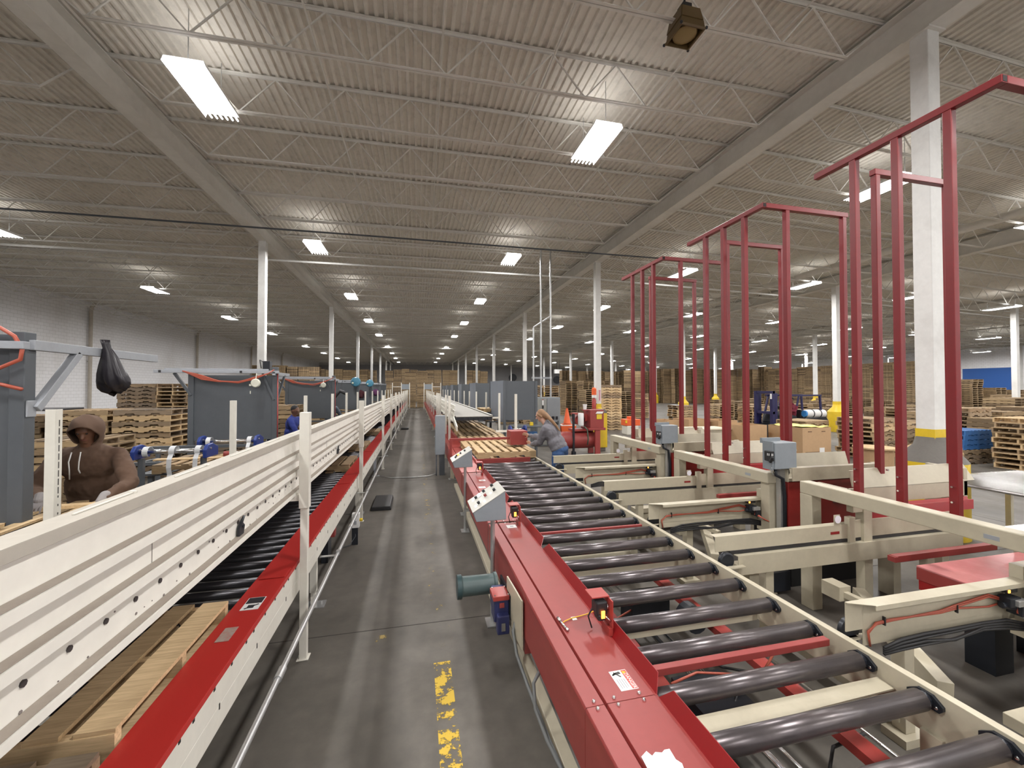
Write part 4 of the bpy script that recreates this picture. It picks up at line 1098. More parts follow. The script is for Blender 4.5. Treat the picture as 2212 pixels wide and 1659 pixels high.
    tube('rear_rail', 4.62,5.72, 3.22+dy,3.28+dy, zt-0.055,zt+0.005)
    for xx in (4.66, 5.68): tube('upright', xx-q,xx+q, 3.25-q+dy,3.25+q+dy, 1.30, zt-0.055)
    s = MB()
    for yy in (2.35, 2.72, 3.08):
        for z in (1.30, 1.42): s.tube((4.10,yy+dy,z),(4.12,yy+dy,z),0.008,8)
    for xx in (4.66,5.68): s.tube((xx+0.03,3.21+dy,1.36),(xx+0.03,3.19+dy,1.36),0.009,8)
    obj('bolt', s, CHROME, t)
    s = MB()
    for yy in (2.35, 2.72, 3.08): s.box(3.941,4.19,yy-0.035+dy,yy+0.035+dy,1.15,1.19)
    obj('foot_bracket', s, CAGERED, t)
    s = MB(); s.box(4.45,5.5,2.02+dy,2.10+dy,0.96,1.02); obj('foot_rail', s, BEIGE, t, bevel=0.003)
    # --- magazine: two tier beige panels on a red trough
    t = thing('pallet_magazine', '%s beige folded sheet-metal magazine with red drip trough behind the portal frame' % W, 'machine panel', (4.9, 3.35+dy, 0))
    s = MB(); s.prism([(f0+0.16,1.05),(f0+0.19,1.05),(f0+0.19,1.205),(f0+0.16,1.205)], 'x', 4.15, 5.75); s.box(4.15,4.18,f0+0.16,f0+0.5,1.05,1.2); obj('lower_panel', s, BEIGE, t, bevel=0.002)
    s = MB(); s.prism([(f0+0.155,1.21),(f0+0.175,1.21),(f0+0.275,1.375),(f0+0.255,1.375)], 'x', 4.32, 5.85); s.prism([(4.24,1.21),(4.33,1.21),(4.33,1.375),(4.20,1.375)], 'y', f0+0.20, f0+0.215); s.box(5.70,5.75,f0+0.16,f0+0.5,0.9,1.34); obj('upper_panel', s, BEIGE, t, bevel=0.002)
    s = MB()
    s._add([(4.20,f0+0.03,0.965),(5.55,f0+0.03,0.965),(5.70,f0+0.16,1.04),(4.25,f0+0.16,1.04),(4.20,f0+0.012,0.97),(5.55,f0+0.012,0.97),(5.70,f0+0.14,1.05),(4.25,f0+0.14,1.05)],[(0,3,2,1),(4,5,6,7),(0,1,5,4),(1,2,6,5),(2,3,7,6),(3,0,4,7)])
    s.box(4.18,5.55,f0+0.005,f0+0.02,0.965,1.06); s._add([(4.18,f0+0.02,0.965),(4.32,f0+0.15,0.99),(4.32,f0+0.15,1.06),(4.18,f0+0.02,1.06),(4.175,f0+0.03,0.965),(4.315,f0+0.16,0.99),(4.315,f0+0.16,1.06),(4.175,f0+0.03,1.06)],[(0,3,2,1),(4,5,6,7),(0,1,5,4),(1,2,6,5),(2,3,7,6),(3,0,4,7)])
    obj('drip_trough', s, plain('trough_red_%d'%i,(0.34,0.02,0.025),0.35), t)
    s = MB(); s.box(4.9,5.0,f0+0.3,f0+0.45,0,1.05); s.box(5.6,5.7,f0+0.3,f0+0.45,0,1.05); obj('support', s, BEIGE, t)
    # --- red base cabinet with beige trough on top, near side of the unit
    t = thing('drive_cabinet', ['red drive cabinet of the nearest lift frame', 'red drive cabinet with beige trough behind the nearer grey disconnect box', 'red drive cabinet with beige trough behind the farther grey disconnect box'][i], 'machine cabinet', (4.5, n0-0.2, 0))
    yc = n0-0.32
    s = MB(); s.box(3.99,5.10,yc,yc+0.22,0.45,1.16); obj('cabinet_body', s, plain('cabinet_red_%d'%i,(0.20,0.014,0.012),0.4), t, bevel=0.004)
    s = MB(); s.box(4.04,5.05,yc+0.02,yc+0.2,0.0,0.45); obj('dark_base', s, DARK, t)
    s = MB(); s.box(4.60,4.72,yc-0.012,yc-0.004,0.90,1.02); ck = obj('window_plate', s, paint('soot_plate_%d'%i,(0.10,0.05,0.045),0.5), t)
    s = MB(); s.tube((4.63,yc-0.03,0.93),(4.72,yc-0.05,1.0),0.022,10); s.box(4.64,4.70,yc-0.05,yc-0.01,0.92,0.99); obj('air_fitting', s, ZINC, ck, bevel=0.004)
    s = MB(); s.sheet([(yc+0.0,1.20),(yc+0.0,1.17),(yc+0.16,1.17),(yc+0.22,1.20),(yc+0.28,1.42)], 'x', 3.99, 5.15, 0.006); s.box(3.99,4.0,yc,yc+0.22,1.16,1.30); tr = obj('trough', s, BEIGE, t, bevel=0.002)
    s = MB(); s.sheet([(yc+0.02,1.32),(yc-0.05,1.32),(yc-0.05,1.18)], 'x', 3.99, 5.18, 0.006); s.tube((5.18,yc+0.02,1.28),(5.26,yc+0.02,1.28),0.05,12); obj('trough_lip', s, paint('dusty_beige_lip_%d'%i,(0.40,0.35,0.26),0.5), tr)
    # --- grey disconnect box on a strut
    t = thing('disconnect_box', ['grey disconnect box at the right edge of the photo', 'nearer grey disconnect box on a galvanised strut before the red cabinet', 'farther grey disconnect box on a galvanised strut before a red cabinet'][i], 'electrical box', (3.97, n0-0.22, 0), 'disconnect boxes')
    yb2 = n0-0.34
    s = MB(); s.box(3.80,4.09,yb2,yb2+0.17,1.31,1.60); bb = obj('enclosure', s, GREYBOX, t, bevel=0.008)
    s = MB(); s.box(3.79,4.04,yb2+0.16,yb2+0.19,1.58,1.635); s.box(3.785,3.80,yb2+0.02,yb2+0.15,1.30,1.61); obj('door_edge', s, GREYBOX, bb)
    s = MB(); s.box(3.745,3.787,yb2-0.0,yb2+0.09,1.40,1.51); s.tube((3.75,yb2+0.02,1.39),(3.75,yb2-0.02,1.45),0.016,8); hh = obj('switch_handle', s, BLACK, bb, bevel=0.006)
    s = MB(); s.box(3.742,3.745,yb2+0.02,yb2+0.027,1.46,1.485); s.box(3.742,3.745,yb2+0.04,yb2+0.047,1.46,1.485); s.box(3.752,3.758,yb2-0.003,yb2,1.46,1.485); s.box(3.766,3.772,yb2-0.003,yb2,1.46,1.485); obj('handle_marks', s, WHITEP, hh)
    s = MB(); s.box(3.93,4.0,yb2+0.06,yb2+0.12,0.0,1.31); s.box(3.88,4.02,yb2+0.10,yb2+0.14,1.22,1.34); obj('strut', s, ZINC, t, bevel=0.003)
    s = MB(); s.path([(3.84,yb2+0.05,1.31),(3.85,yb2+0.04,1.24),(3.93,yb2+0.03,1.20),(3.97,yb2+0.045,1.0),(3.97,yb2+0.045,0.5)], 0.018, 8); s.path([(4.05,yb2+0.08,1.31),(4.04,yb2+0.06,1.26),(4.0,yb2+0.05,1.2)], 0.012, 8); obj('flexible_conduit', s, BLKMET, t, smooth=True)
    if i < 3:
        s = MB(); s.path([(3.85,yb2+0.05,1.30),(3.80,yb2+0.02,1.27),(3.79,yb2+0.03,1.33)], 0.007, 6); obj('padlock_shackle', s, CHROME, bb, smooth=True)
for i in range(3): unit(i)
# silvery roller beds at the right edge behind the nearest cage
def bed(x0, x1, y0, y1, z, label, n):
    t = thing('takeaway_conveyor', label, 'conveyor', ((x0+x1)/2, (y0+y1)/2, 0))
    s = MB(); s.box(x0,x1,y0,y0+0.04,z-0.12,z); s.box(x0,x1,y1-0.04,y1,z-0.12,z); obj('side_rail', s, BEIGE, t, bevel=0.003)
    s = MB()
    for k in range(n): x = x0+0.03+(x1-x0-0.06)*k/(n-1); s.tube((x,y0+0.04,z-0.01),(x,y1-0.04,z-0.01),0.024,10)
    obj('roller', s, CHROME, t, smooth=False)
    s = MB(); s.box(x0,x1,y0-0.002,y0+0.0,z-0.03,z-0.022); 
    for k in range(n): x = x0+0.03+(x1-x0-0.06)*k/(n-1); s.box(x-0.006,x+0.006,y0-0.003,y0,z-0.045,z-0.03)
    obj('axle_end', s, DARK, t)
    s = MB()
    for x in (x0+0.12, x1-0.2):
        for y in (y0+0.02, y1-0.06): s.box(x,x+0.06,y,y+0.06,0,z-0.1)
    s.box(x0+0.12,x1-0.14,y0+0.02,y0+0.08,z-0.32,z-0.26)
    obj('leg_frame', s, BEIGE, t)
bed(6.75, 8.6, 3.15, 4.2, 0.98, 'silver roller take-away bed behind the nearest red cage, under the big column', 28)
bed(5.9, 7.6, 8.2, 9.4, 0.9, 'silver roller take-away bed farther back by the yellow column guard', 24)
sx_ = MB(); sx_.box(5.45, 6.4, 2.2, 2.75, 0.86, 0.875); o = obj('film_sheet', sx_, plain('clear_film_gloss', (0.75,0.68,0.70), 0.12), label='glossy plastic film sheet on the beige frame at the right edge', cat='plastic sheet')
sx_ = MB(); sx_.box(5.5,6.3,2.3,2.7,0,0.86); obj('film_support', sx_, BEIGE, label='beige pedestal under the glossy film at the right edge', cat='pedestal')
# ================================================================== pallet stacks
def stack(x, y, n, kinds, label, group, rot=0.0, jit=0.02, z0=0.0, lean=0.0, seed=1):
    r = random.Random(seed*77+n); z = z0
    for k in range(n):
        tp = n-1-k; lab_ = ('topmost' if tp == 0 else ORD[tp] + ' from top') + ', ' + label
        pallet(x+r.uniform(-jit,jit)+lean*k, y+r.uniform(-jit,jit), z, r.choice(kinds), lab_, group, rot=rot+r.uniform(-0.03,0.03)+(PI if r.random()<0.5 else 0), rr=r)
        z += 0.1385
    return z
# beside and behind the right-hand column (tall, neat)
stack(9.85, 20.0, 17, ['new','mix','new'], 'pallet in the free-standing stack right of the red compressor', 'pallets in the stack right of the compressor', rot=0.05, seed=1)
stack(8.1, 24.6, 17, ['mix','new'], 'pallet in the tall stack behind the compressor by the column', 'pallets in the stack beside the column', rot=PI/2, seed=2)
stack(6.85, 24.4, 17, ['old','mix'], 'pallet in the tall darker stack behind the grey cabinet', 'pallets in the stack behind the grey cabinet', rot=0.02, seed=3)
# left side, behind the hooded man
stack(-6.55, 12.3, 12, ['mix','old','new'], 'pallet in the stack just right of the hooded man', 'pallets in the stack right of the hooded man', seed=4)
stack(-7.95, 12.4, 12, ['mix','new'], 'pallet in the stack directly behind the hooded man', 'pallets in the stack behind the hooded man', seed=5)
stack(-4.95, 5.0, 12, ['new','mix'], 'pallet in the stack between booth panel and slotted post', 'pallets in the stack at the near booth', rot=PI/2, seed=6)
stack(-9.9, 18.0, 17, ['old'], 'pallet in the dark stack nearest the white wall', 'pallets in the dark wall stack', rot=0.0, seed=7)
stack(-8.75, 18.0, 17, ['mix','new','mix'], 'pallet in the tall stack left of the hosed booth', 'pallets in the middle wall stack', rot=PI/2, seed=8)
stack(-5.3, 12.6, 7, ['old'], 'pallet in the dark leaning pile left of the hosed booth', 'pallets in the leaning dark pile', rot=0.5, lean=0.02, seed=9)
stack(-6.1, 15.6, 10, ['new'], 'pallet in the pale pile behind the dark leaning pile', 'pallets in the pale pile by the booth', rot=1.2, lean=-0.015, seed=10)
# right side, low piles among the columns
lowp = [(13.9, 8.35, 4, ['new'], 0.4, 'pale pallet in the short stack at the right edge', 'pallets in the short right edge stack'),
        (16.3, 7.6, 10, ['mix','new'], 0.1, 'pallet in the stack behind the short pale right-edge stack', 'pallets in the right edge stack'),
        (14.2, 10.3, 9, ['new','mix'], 0.15, 'pallet in the stack just left of the big column foot', 'pallets left of the big column'),
        (12.9, 11.4, 8, ['new','mix'], 0.2, 'pallet in the stack right behind the bulk box', 'pallets behind the cardboard boxes'),
        (15.7, 10.6, 8, ['mix','new'], 0.0, 'pallet in the stack behind the nearest cage uprights', 'pallets behind the nearest cage'),
        (18.3, 10.2, 11, ['mix','new'], 0.1, 'pallet in the stack right of the blue pallets', 'pallets right of the blue ones'),
        (16.2, 22.6, 8, ['new','mix'], 0.0, 'pallet in the low stack with white film', 'pallets with film by the guard'),
        (17.6, 20.9, 9, ['mix','new'], PI/2, 'pallet in the stack right beside the yellow column guard', 'pallets right of the guard'),
        (19.0, 19.9, 9, ['mix','new'], PI/2, 'pallet in the second stack right of the yellow guard', 'pallets second right of the guard'),
        (17.0, 17.4, 9, ['new','mix'], 0.3, 'pallet in the stack left of the forklift mast', 'pallets left of the forklift'),
        (18.6, 16.6, 8, ['new'], 0.1, 'pallet in the stack behind the forklift mast', 'pallets behind the forklift')]
for i, (x, y, n, kd, rt, lb, gp) in enumerate(lowp): stack(x, y, n, kd, lb, gp, rot=rt, jit=0.04, seed=20+i)
z = 0
stack(15.8, 8.95, 3, ['old','mix'], 'pallet of the dark ones under the blue pallets', 'pallets under the blue ones', rot=0.0, seed=41)
for k in range(4): pallet(15.85, 8.95, 0.42+0.1385*k, 'blue', ['lowest','second lowest','second from top','topmost'][k] + ' blue pallet in the blue stack behind the nearest cage', 'blue pallets', rot=0.02*k)

# everything farther away: one uncountable mass of stacked pallets (built as real pallets)
fr = random.Random(99)
simp = []
for k in range(4):
    simp.append(pallet_mb(fr, notched=False, detail=False))
FV = []; FF = []; FC = []
def far_pallet(x, y, z, rot, tone):
    g = simp[fr.randrange(4)]; o = len(FV); c, s_ = math.cos(rot), math.sin(rot)
    for v in g.v: FV.append((x+v[0]*c-v[1]*s_, y+v[0]*s_+v[1]*c, z+v[2]))
    for f in g.f: FF.append(tuple(i+o for i in f))
    FC.extend([(a*0.35+tone) % 1.0 for a in g.c])
def far_stack(x, y, n, rot=0.0):
    b = fr.random(); x += fr.uniform(-.05,.05); y += fr.uniform(-.05,.05)
    for k in range(n):
        if k % 9 == 0: b = fr.random(); ox = fr.uniform(-.04,.04)
        far_pallet(x+ox+fr.uniform(-.012,.012), y+fr.uniform(-.015,.015), 0.1385*k, rot+fr.uniform(-.015,.015), b)
x = -19.5
while x < 11.5:
    if not (-6.1 < x < -4.8 or 7.0 < x < 8.3): far_stack(x, 68.0, fr.choice((36,37,37,38)), 0.0)
    x += 1.27
for x in (-19,-17.7,-16.4,-15.1,-13.8,-12.5): far_stack(x, 56.0, fr.choice((35,36)), 0.0)
for x in (-0.68, 0.60): far_stack(x, 47.6, 29, 0.0)
# diagonal wall of stacks on the right
for k in range(21):
    f_ = k/20.0; far_stack(23.0+22.5*f_, 62.0-16.5*f_, fr.choice((34,35,36,36)), 0.0 if k % 3 else PI/2)
for k in range(19): far_stack(45.6, 45.0-1.08*k*0.95, fr.choice((33,34,34)), PI/2)
for k in range(4): far_stack(41.8-1.3*k, 25.2+0.6*k, 14-3*k if k < 3 else 9, 0)
for (x, y, n) in ((12.0,27,15),(13.3,27,15),(14.6,27.2,14),(15.9,27.3,13),(12.0,31,20),(13.4,31,20),(14.8,31,20),(5.5,25,17),
                  (20.3,24,10),(21.8,24.5,9),(23.3,25,9),(24.8,26,10),(22.0,20.0,9),(23.4,20.2,9),(24.8,20.4,8),(26.3,21,8),(28,22,10),(21.8,17.9,8),(26,18,8),(27.5,18,9),
                  (22.5,14.5,9),(24,14.2,10),(25.5,14,9),(27,14,9),(20.0,12.2,9),(21.5,12,9),(23.2,11.6,10),(19.9,10.2,10),(21.2,10,11),(22.6,9.6,11),(24.2,9.4,12),(20.2,8,12),(21.6,7.7,12),(30,15,12),(31.5,15,12),(33,16,12),(34.6,17,13),
                  (33.0,20.5,20),(34.4,20.0,18),(35.8,19.6,20),(37.2,19.2,16),(38.8,19,15),(29.0,24,9),(30.5,25,9),(32,26,10),(17.8,8.9,9),(19,7,11),(17.9,6.5,9)):
    far_stack(x, y, n, 0.0 if (int(x*10) % 2) else PI/2)
for (x, y, n) in ((-7.4,18.2,17),(-6.2,18.3,17),(-9.4,12.6,11),(-10.8,12.8,11),(-12.2,13,10),(-4.2,14.2,12),(-4.9,20.5,16),(-6.2,20.5,15),(-4.9,27,16),(-6.3,27,16),(-5.2,33,15),(-6.5,33,15),(-10.3,22,14),(-8.2,24,14),(-14,16,10),(-6.3,9.6,9),(-7.6,9.3,8),(-6.3,6.6,9),(-7.9,6.4,8)):
    far_stack(x, y, n, 0.0)
g = MB(); g.v = FV; g.f = FF; g.c = FC
me = g.mesh('pallet', fix=False); a = me.attributes.new('board', 'FLOAT', 'FACE'); a.data.foreach_set('value', FC); me.materials.append(
    wood_mat('stacked_pallet_wood', [(0.0,(0.26,0.18,0.10)),(0.25,(0.40,0.29,0.16)),(0.5,(0.14,0.095,0.055)),(0.75,(0.46,0.33,0.18)),(1.0,(0.20,0.14,0.085))]))
o = bpy.data.objects.new('pallet', me); COL.objects.link(o)
tag(o, 'the mass of stacked wooden pallets filling the background on both sides', 'pallet', kind='stuff')

# ================================================================== left work booths
def booth(i, y, full=True):
    lab = ['blue-grey work booth panel cut by the left edge of the photo, with side arm', 'large blue-grey work booth panel with orange hoses draped along its top', 'third blue-grey work booth panel, right behind the hosed one', 'fourth work booth panel with a jacket hung over it', 'fifth work booth panel down the left line', 'sixth work booth panel down the left line', 'seventh work booth panel down the left line'][i]
    t = thing('work_booth', lab, 'partition', (-3.7, y, 0), 'work booths along the left line' if i > 3 else None)
    xl, xr = (-4.45, -2.92) if i else (-4.6, -3.05)
    s = MB(); s.box(xl,xr,y,y+0.04,1.12 if i else 1.0,2.46 if i else 2.62); obj('panel', s, GREYP, t, bevel=0.004)
    s = MB(); s.box(xl-0.04,xl+0.06,y-0.03,y+0.07,0,2.5); obj('post', s, GREYP, t, bevel=0.006)
    s = MB(); s.box(xr-0.04,xr+0.06,y-0.03,y+0.07,0,2.64); obj('post', s, GREYP, t, bevel=0.006)
    s = MB(); s.box(xl-0.6 if i else xl,xr+0.1,y-0.10,y-0.04,2.50,2.56); s.box(xl-0.5,xr-0.15,y+0.06,y+0.12,2.53,2.60)
    s.box(xr+0.04,xr+0.10,y,y+1.58,2.50,2.58) if i == 0 else s.box(xr-0.02,xr+0.04,y-0.1,y+0.9,2.46,2.53)
    obj('top_rail', s, LGREY, t, bevel=0.005)
    if i:
        s = MB(); s.box(xl-0.515,xl-0.47,y-0.104,y-0.099,2.507,2.553); s.box(xr-0.62,xr-0.575,y-0.104,y-0.099,2.507,2.553); obj('tube_end', s, BLACK, t)
        s = MB(); s.bar((xl+0.02,y-0.02,2.05),(xl-0.28,y-0.02,2.5),0.05,0.05); s.bar((xr,y-0.02,1.95),(xr-0.22,y-0.02,2.5),0.04,0.04); s.bar((xr+0.03,y+0.05,1.95),(xr+0.03,y+0.55,2.47),0.04,0.04)
        obj('brace', s, GREYP, t)
    else:
        s = MB(); s.bar((xr+0.07,y+0.05,2.03),(xr+0.07,y+0.46,2.51),0.06,0.06, up=(1,0,0)); s.box(xr+0.061,xr+0.075,y-0.02,y+0.06,1.97,2.1); obj('brace', s, LGREY, t, bevel=0.005)
    s = MB(); s.box(xl-0.6,xr+0.1,y-0.18,y-0.12,1.0,1.06); s.box(xl-0.6,xr+0.1,y-1.1,y-1.04,0.84,0.90)
    for x in (xl-0.5,xr-0.1): s.box(x,x+0.06,y-0.18,y-0.12,0,1.0); s.box(x,x+0.06,y-1.1,y-1.04,0,0.84); s.box(x,x+0.06,y-1.1,y-0.12,0.80,0.84)
    if i: obj('bench_frame', s, GREYP, t, bevel=0.004)
    if i in (1, 2):
        s = MB()
        for q in range(5):
            rr = random.Random(q+i*9); s.path([(xl-0.1,y-0.11,2.54),(xl+0.25,y-0.13,2.45-0.02*q),(xl+0.55,y-0.14,2.34+rr.uniform(-.03,.03)),(xl+0.9,y-0.14,2.31+rr.uniform(-.04,.04)),(xr-0.35,y-0.13,2.40+rr.uniform(-.03,.02)),(xr-0.08,y-0.12,2.50),(xr+0.02,y-0.1,2.58)], 0.011, 7)
        obj('hose_bundle', s, ORHOSE, t, smooth=True)
        s = MB(); s.lathe([(0.01,-0.03),(0.075,-0.03),(0.09,-0.01),(0.09,0.01),(0.07,0.03),(0.03,0.04),(0.01,0.04)], (xr-0.30,y-0.17,2.30), 16, 'y'); s.box(xr-0.42,xr-0.33,y-0.17,y-0.15,2.24,2.28); s.box(xr-0.405,xr-0.39,y-0.17,y-0.16,2.08,2.14); s.tube((xr-0.30,y-0.16,2.38),(xr-0.30,y-0.13,2.5),0.008,6)
        obj('tool_balancer', s, paint('cream_plastic_%d'%i,(0.68,0.68,0.58),0.5), t, auto=0.6)
        s = MB(); s.path([(xr+0.07,y-0.04,2.5),(xr+0.075,y-0.04,1.6),(xr+0.07,y-0.04,0.9)], 0.010, 6); obj('drop_hose', s, REDDIM, t, smooth=True)
    if i == 0:
        s = MB(); s.path([(-3.55,3.93,2.45),(-3.42,3.92,2.66),(-3.3,3.92,2.71),(-3.15,3.92,2.69),(-3.02,3.92,2.60),(-2.97,3.92,2.50),(-2.98,3.92,2.42),(-3.15,3.92,2.33),(-3.4,3.92,2.25),(-3.6,3.92,2.2)], 0.014, 8)
        s.path([(-3.5,3.91,2.56),(-3.42,3.91,2.42),(-3.25,3.91,2.30),(-3.1,3.91,2.23),(-2.96,3.91,2.19)], 0.014, 8)
        obj('hose_loop', s, ORHOSE, t, smooth=True)
    return t
BY = [4.0, 9.5, 15.7, 21.9, 28.1, 34.3, 40.4]
for i, y in enumerate(BY): booth(i, y)
# black plastic bag on the arm of the first booth
t = MB()
rows = [(2.66,0.040,0.018),(2.60,0.034,0.02),(2.555,0.030,0.02),(2.52,0.038,0.025),(2.44,0.060,0.03),(2.33,0.085,0.04),(2.22,0.108,0.048),(2.12,0.125,0.05),(2.06,0.128,0.045),(2.01,0.100,0.03),(1.985,0.05,0.02)]
n = 30; V = []
for j_, (z, rx, ry) in enumerate(rows):
    for k in range(n):
        a = 2*PI*k/n; w = 1 + 0.13*math.sin(3*a+j_*0.35) + 0.14*math.sin(8*a+0.3*j_)*(1 if j_ > 1 else 0.4) + 0.07*math.sin(13*a)
        V.append((-2.93+0.98*rx*w*math.cos(a)+0.008*j_, 4.70+ry*w*math.sin(a)+0.004*j_, 2.67-(2.67-z)*0.74+(0.035*math.cos(a+0.9) + 0.015*math.sin(5*a))*(j_ > 6)))
F = [(j_*n+k, j_*n+(k+1)%n, (j_+1)*n+(k+1)%n, (j_+1)*n+k) for j_ in range(len(rows)-1) for k in range(n)] + [tuple(range(n-1,-1,-1)), tuple(range((len(rows)-1)*n, len(rows)*n))]
t._add(V, F)
obj('rubbish_bag', t, plain('black_bag_film', (0.014,0.012,0.016), 0.3), label='black plastic bag hanging from the grey booth arm at upper left', cat='bag', smooth=True)
# hooked jackets and fans on the farther booths
def garment(x, y, z, mat, label, w=0.18, h=0.5):
    g = MB(); n = 12; V = []
    for j_, (f_, r_) in enumerate(((0,0.25),(0.12,0.8),(0.35,1.0),(0.7,0.9),(1.0,0.75))):
        for k in range(n):
            a = 2*PI*k/n; V.append((x+w*r_*math.cos(a)*(1+0.12*math.sin(5*a)), y+0.05*r_*math.sin(a), z-h*f_+0.02*math.sin(3*a)))
    g._add(V, [(j_*n+k, j_*n+(k+1)%n, (j_+1)*n+(k+1)%n, (j_+1)*n+k) for j_ in range(4) for k in range(n)] + [tuple(range(n-1,-1,-1)), tuple(range(4*n,5*n))])
    g.path([(x-w*0.8,y,z-0.08),(x-w*1.25,y-0.02,z-0.25),(x-w*1.35,y-0.02,z-0.5)], 0.05, 8, rs=[0.06,0.055,0.045]); g.path([(x+w*0.8,y,z-0.08),(x+w*1.25,y-0.02,z-0.25),(x+w*1.35,y-0.02,z-0.5)], 0.05, 8, rs=[0.06,0.055,0.045])
    return obj('jacket', g, mat, label=label, cat='jacket', smooth=True)
garment(-3.55, 28.0, 2.05, plain('dark_maroon_cloth', (0.06,0.015,0.02), 0.9), 'dark maroon jacket hung on the fifth left booth')
garment(-3.2, 34.2, 2.10, plain('purple_cloth', (0.10,0.03,0.09), 0.9), 'purple jacket hung on the sixth left booth')
t = thing('glove_arm', 'black bent hose sleeve hanging beside the grey-hooded worker', 'hose', (-3.0, 17.8, 2))
s = MB(); s.path([(-3.45,17.8,1.60),(-3.25,17.8,1.85),(-3.05,17.8,2.08),(-2.75,17.8,1.93)], 0.07, 10, rs=[0.09,0.07,0.08,0.07]); obj('sleeve', s, BLACK, t, smooth=True)
s = MB(); s.path([(-3.05,17.8,2.1),(-3.05,18.3,2.5),(-3.05,21.8,2.53)], 0.01, 6); obj('hanger_cord', s, BLACK, t)
for (x, y, lab) in ((-2.95, 21.4, 'blue round pedestal fan head clamped on the fourth left booth'), (-2.95, 27.6, 'blue fan head clamped on the fifth left booth')):
    t = thing('fan', lab, 'fan', (x, y, 2.45))
    s = MB(); s.lathe([(0.01,-0.10),(0.20,-0.08),(0.24,0),(0.20,0.08),(0.01,0.10)], (x,y,2.5), 18, 'y'); obj('guard', s, plain('teal_fan_blue_%d'%int(y), (0.05,0.20,0.30), 0.4), t, auto=0.8)
    s = MB(); s.box(x-0.03,x+0.03,y+0.05,y+0.5,2.46,2.52); obj('bracket', s, LGREY, t)
    s = MB(); s.sphere((x-0.12,y-0.13,2.44),0.05); obj('cap', s, paint('cream_cap_%d'%int(y),(0.6,0.65,0.5),0.5), t, smooth=True)

# coil rack with blue brackets and white strapping on the benches
def coil_rack(x, y, z, label, nst=3, w=0.9):
    t = thing('strap_rack', label, 'rack', (x, y, z))
    s = MB(); s.tube((x,y,z),(x+w,y,z),0.035,14); s.tube((x,y+0.16,z-0.02),(x+w,y+0.16,z-0.02),0.03,14); obj('bar', s, CHROME, t, smooth=True)
    for xx in (x-0.01, x+w-0.02):
        s = MB(); s.prism([(y-0.12,z-0.10),(y+0.25,z-0.10),(y+0.25,z+0.03),(y+0.08,z+0.10),(y-0.06,z+0.09),(y-0.12,z+0.02)], 'x', xx, xx+0.05); b_ = obj('bracket', s, plain('blue_bracket_%d_%d'%(int(-x*10),int(xx*100)%97), (0.012,0.035,0.20), 0.4), t, bevel=0.01)
        s = MB(); s.lathe([(0.001,-0.006),(0.018,-0.006),(0.018,0.006),(0.001,0.008)], (xx+0.054,y,z+0.03), 10, 'x'); obj('bolt', s, CHROME, b_)
    for k in range(nst):
        xx = x+0.14+k*(w-0.25)/max(1,nst-1); pts = []
        for q in range(14): a = -0.6+q*0.36; pts.append((y-0.0+0.075*math.cos(a), z+0.0+0.075*math.sin(a)))
        s = MB(); s.sheet(pts, 'x', xx-0.035, xx+0.035, 0.004)
        pts = [(y-0.07,z-0.03),(y-0.12,z-0.10),(y-0.13,z-0.22),(y-0.10,z-0.32),(y-0.15,z-0.42)]
        if k: s.sheet(pts, 'x', xx-0.03, xx+0.03, 0.004)
        obj('strap_coil', s, paint('white_strap_%d_%d'%(k,int(-x*100)),(0.62,0.64,0.66),0.3,0.1), t)
    s = MB(); s.box(x+0.02,x+0.08,y+0.0,y+0.06,0,z-0.1); s.box(x+w-0.1,x+w-0.04,y+0.0,y+0.06,0,z-0.1); obj('stand', s, GREYP, t)
    return t
coil_rack(-3.9, 6.9, 1.28, 'blue-bracketed rack with white hanging nail strips just right of the hooded man', 3, 0.9)
coil_rack(-3.75, 8.35, 1.24, 'blue-bracketed silver bar with white strips before the hosed booth', 2, 0.9)
# long pale plank, pallet under repair and red hand tool on the second bench
s = MB(); s.box(-4.1,-2.45,7.65,7.78,1.035,1.055); obj('plank', s, W_NEW, label='long pale plank lying across the bench before the hosed booth', cat='plank')
pallet(-3.3, 7.75, 0.895, 'mix', 'brown pallet under repair on the bench under the long plank', rot=0.02)
t = thing('work_bench', 'dark grey steel work bench under the pallet before the hosed booth', 'bench', (-3.3, 7.75, 0))
s = MB(); s.box(-4.1,-2.5,7.3,8.2,0.86,0.893); obj('bench_top', s, GREYP, t)
s = MB()
for x in (-4.0,-2.62):
    for yy in (7.35,8.1): s.box(x,x+0.06,yy,yy+0.06,0,0.86)
obj('leg_frame', s, GREYP, t)
t = thing('nail_gun', 'red and white hand tool lying on the long plank', 'hand tool', (-3.05, 7.72, 1.06))
s = MB(); s.path([(-3.12,7.72,1.10),(-3.02,7.72,1.10),(-2.95,7.72,1.085)], 0.04, 10, rs=[0.05,0.04,0.03]); obj('tool_head', s, RED, t, smooth=True)
s = MB(); s.path([(-3.0,7.71,1.115),(-2.9,7.71,1.10)], 0.035, 10); obj('tool_sleeve', s, WHITEP, t, smooth=True)
s = MB(); s.path([(-2.9,7.72,1.085),(-2.8,7.72,1.085),(-2.74,7.72,1.06),(-2.70,7.70,1.0)], 0.022, 8, rs=[0.03,0.028,0.015,0.01]); obj('tool_grip', s, REDDIM, t, smooth=True)
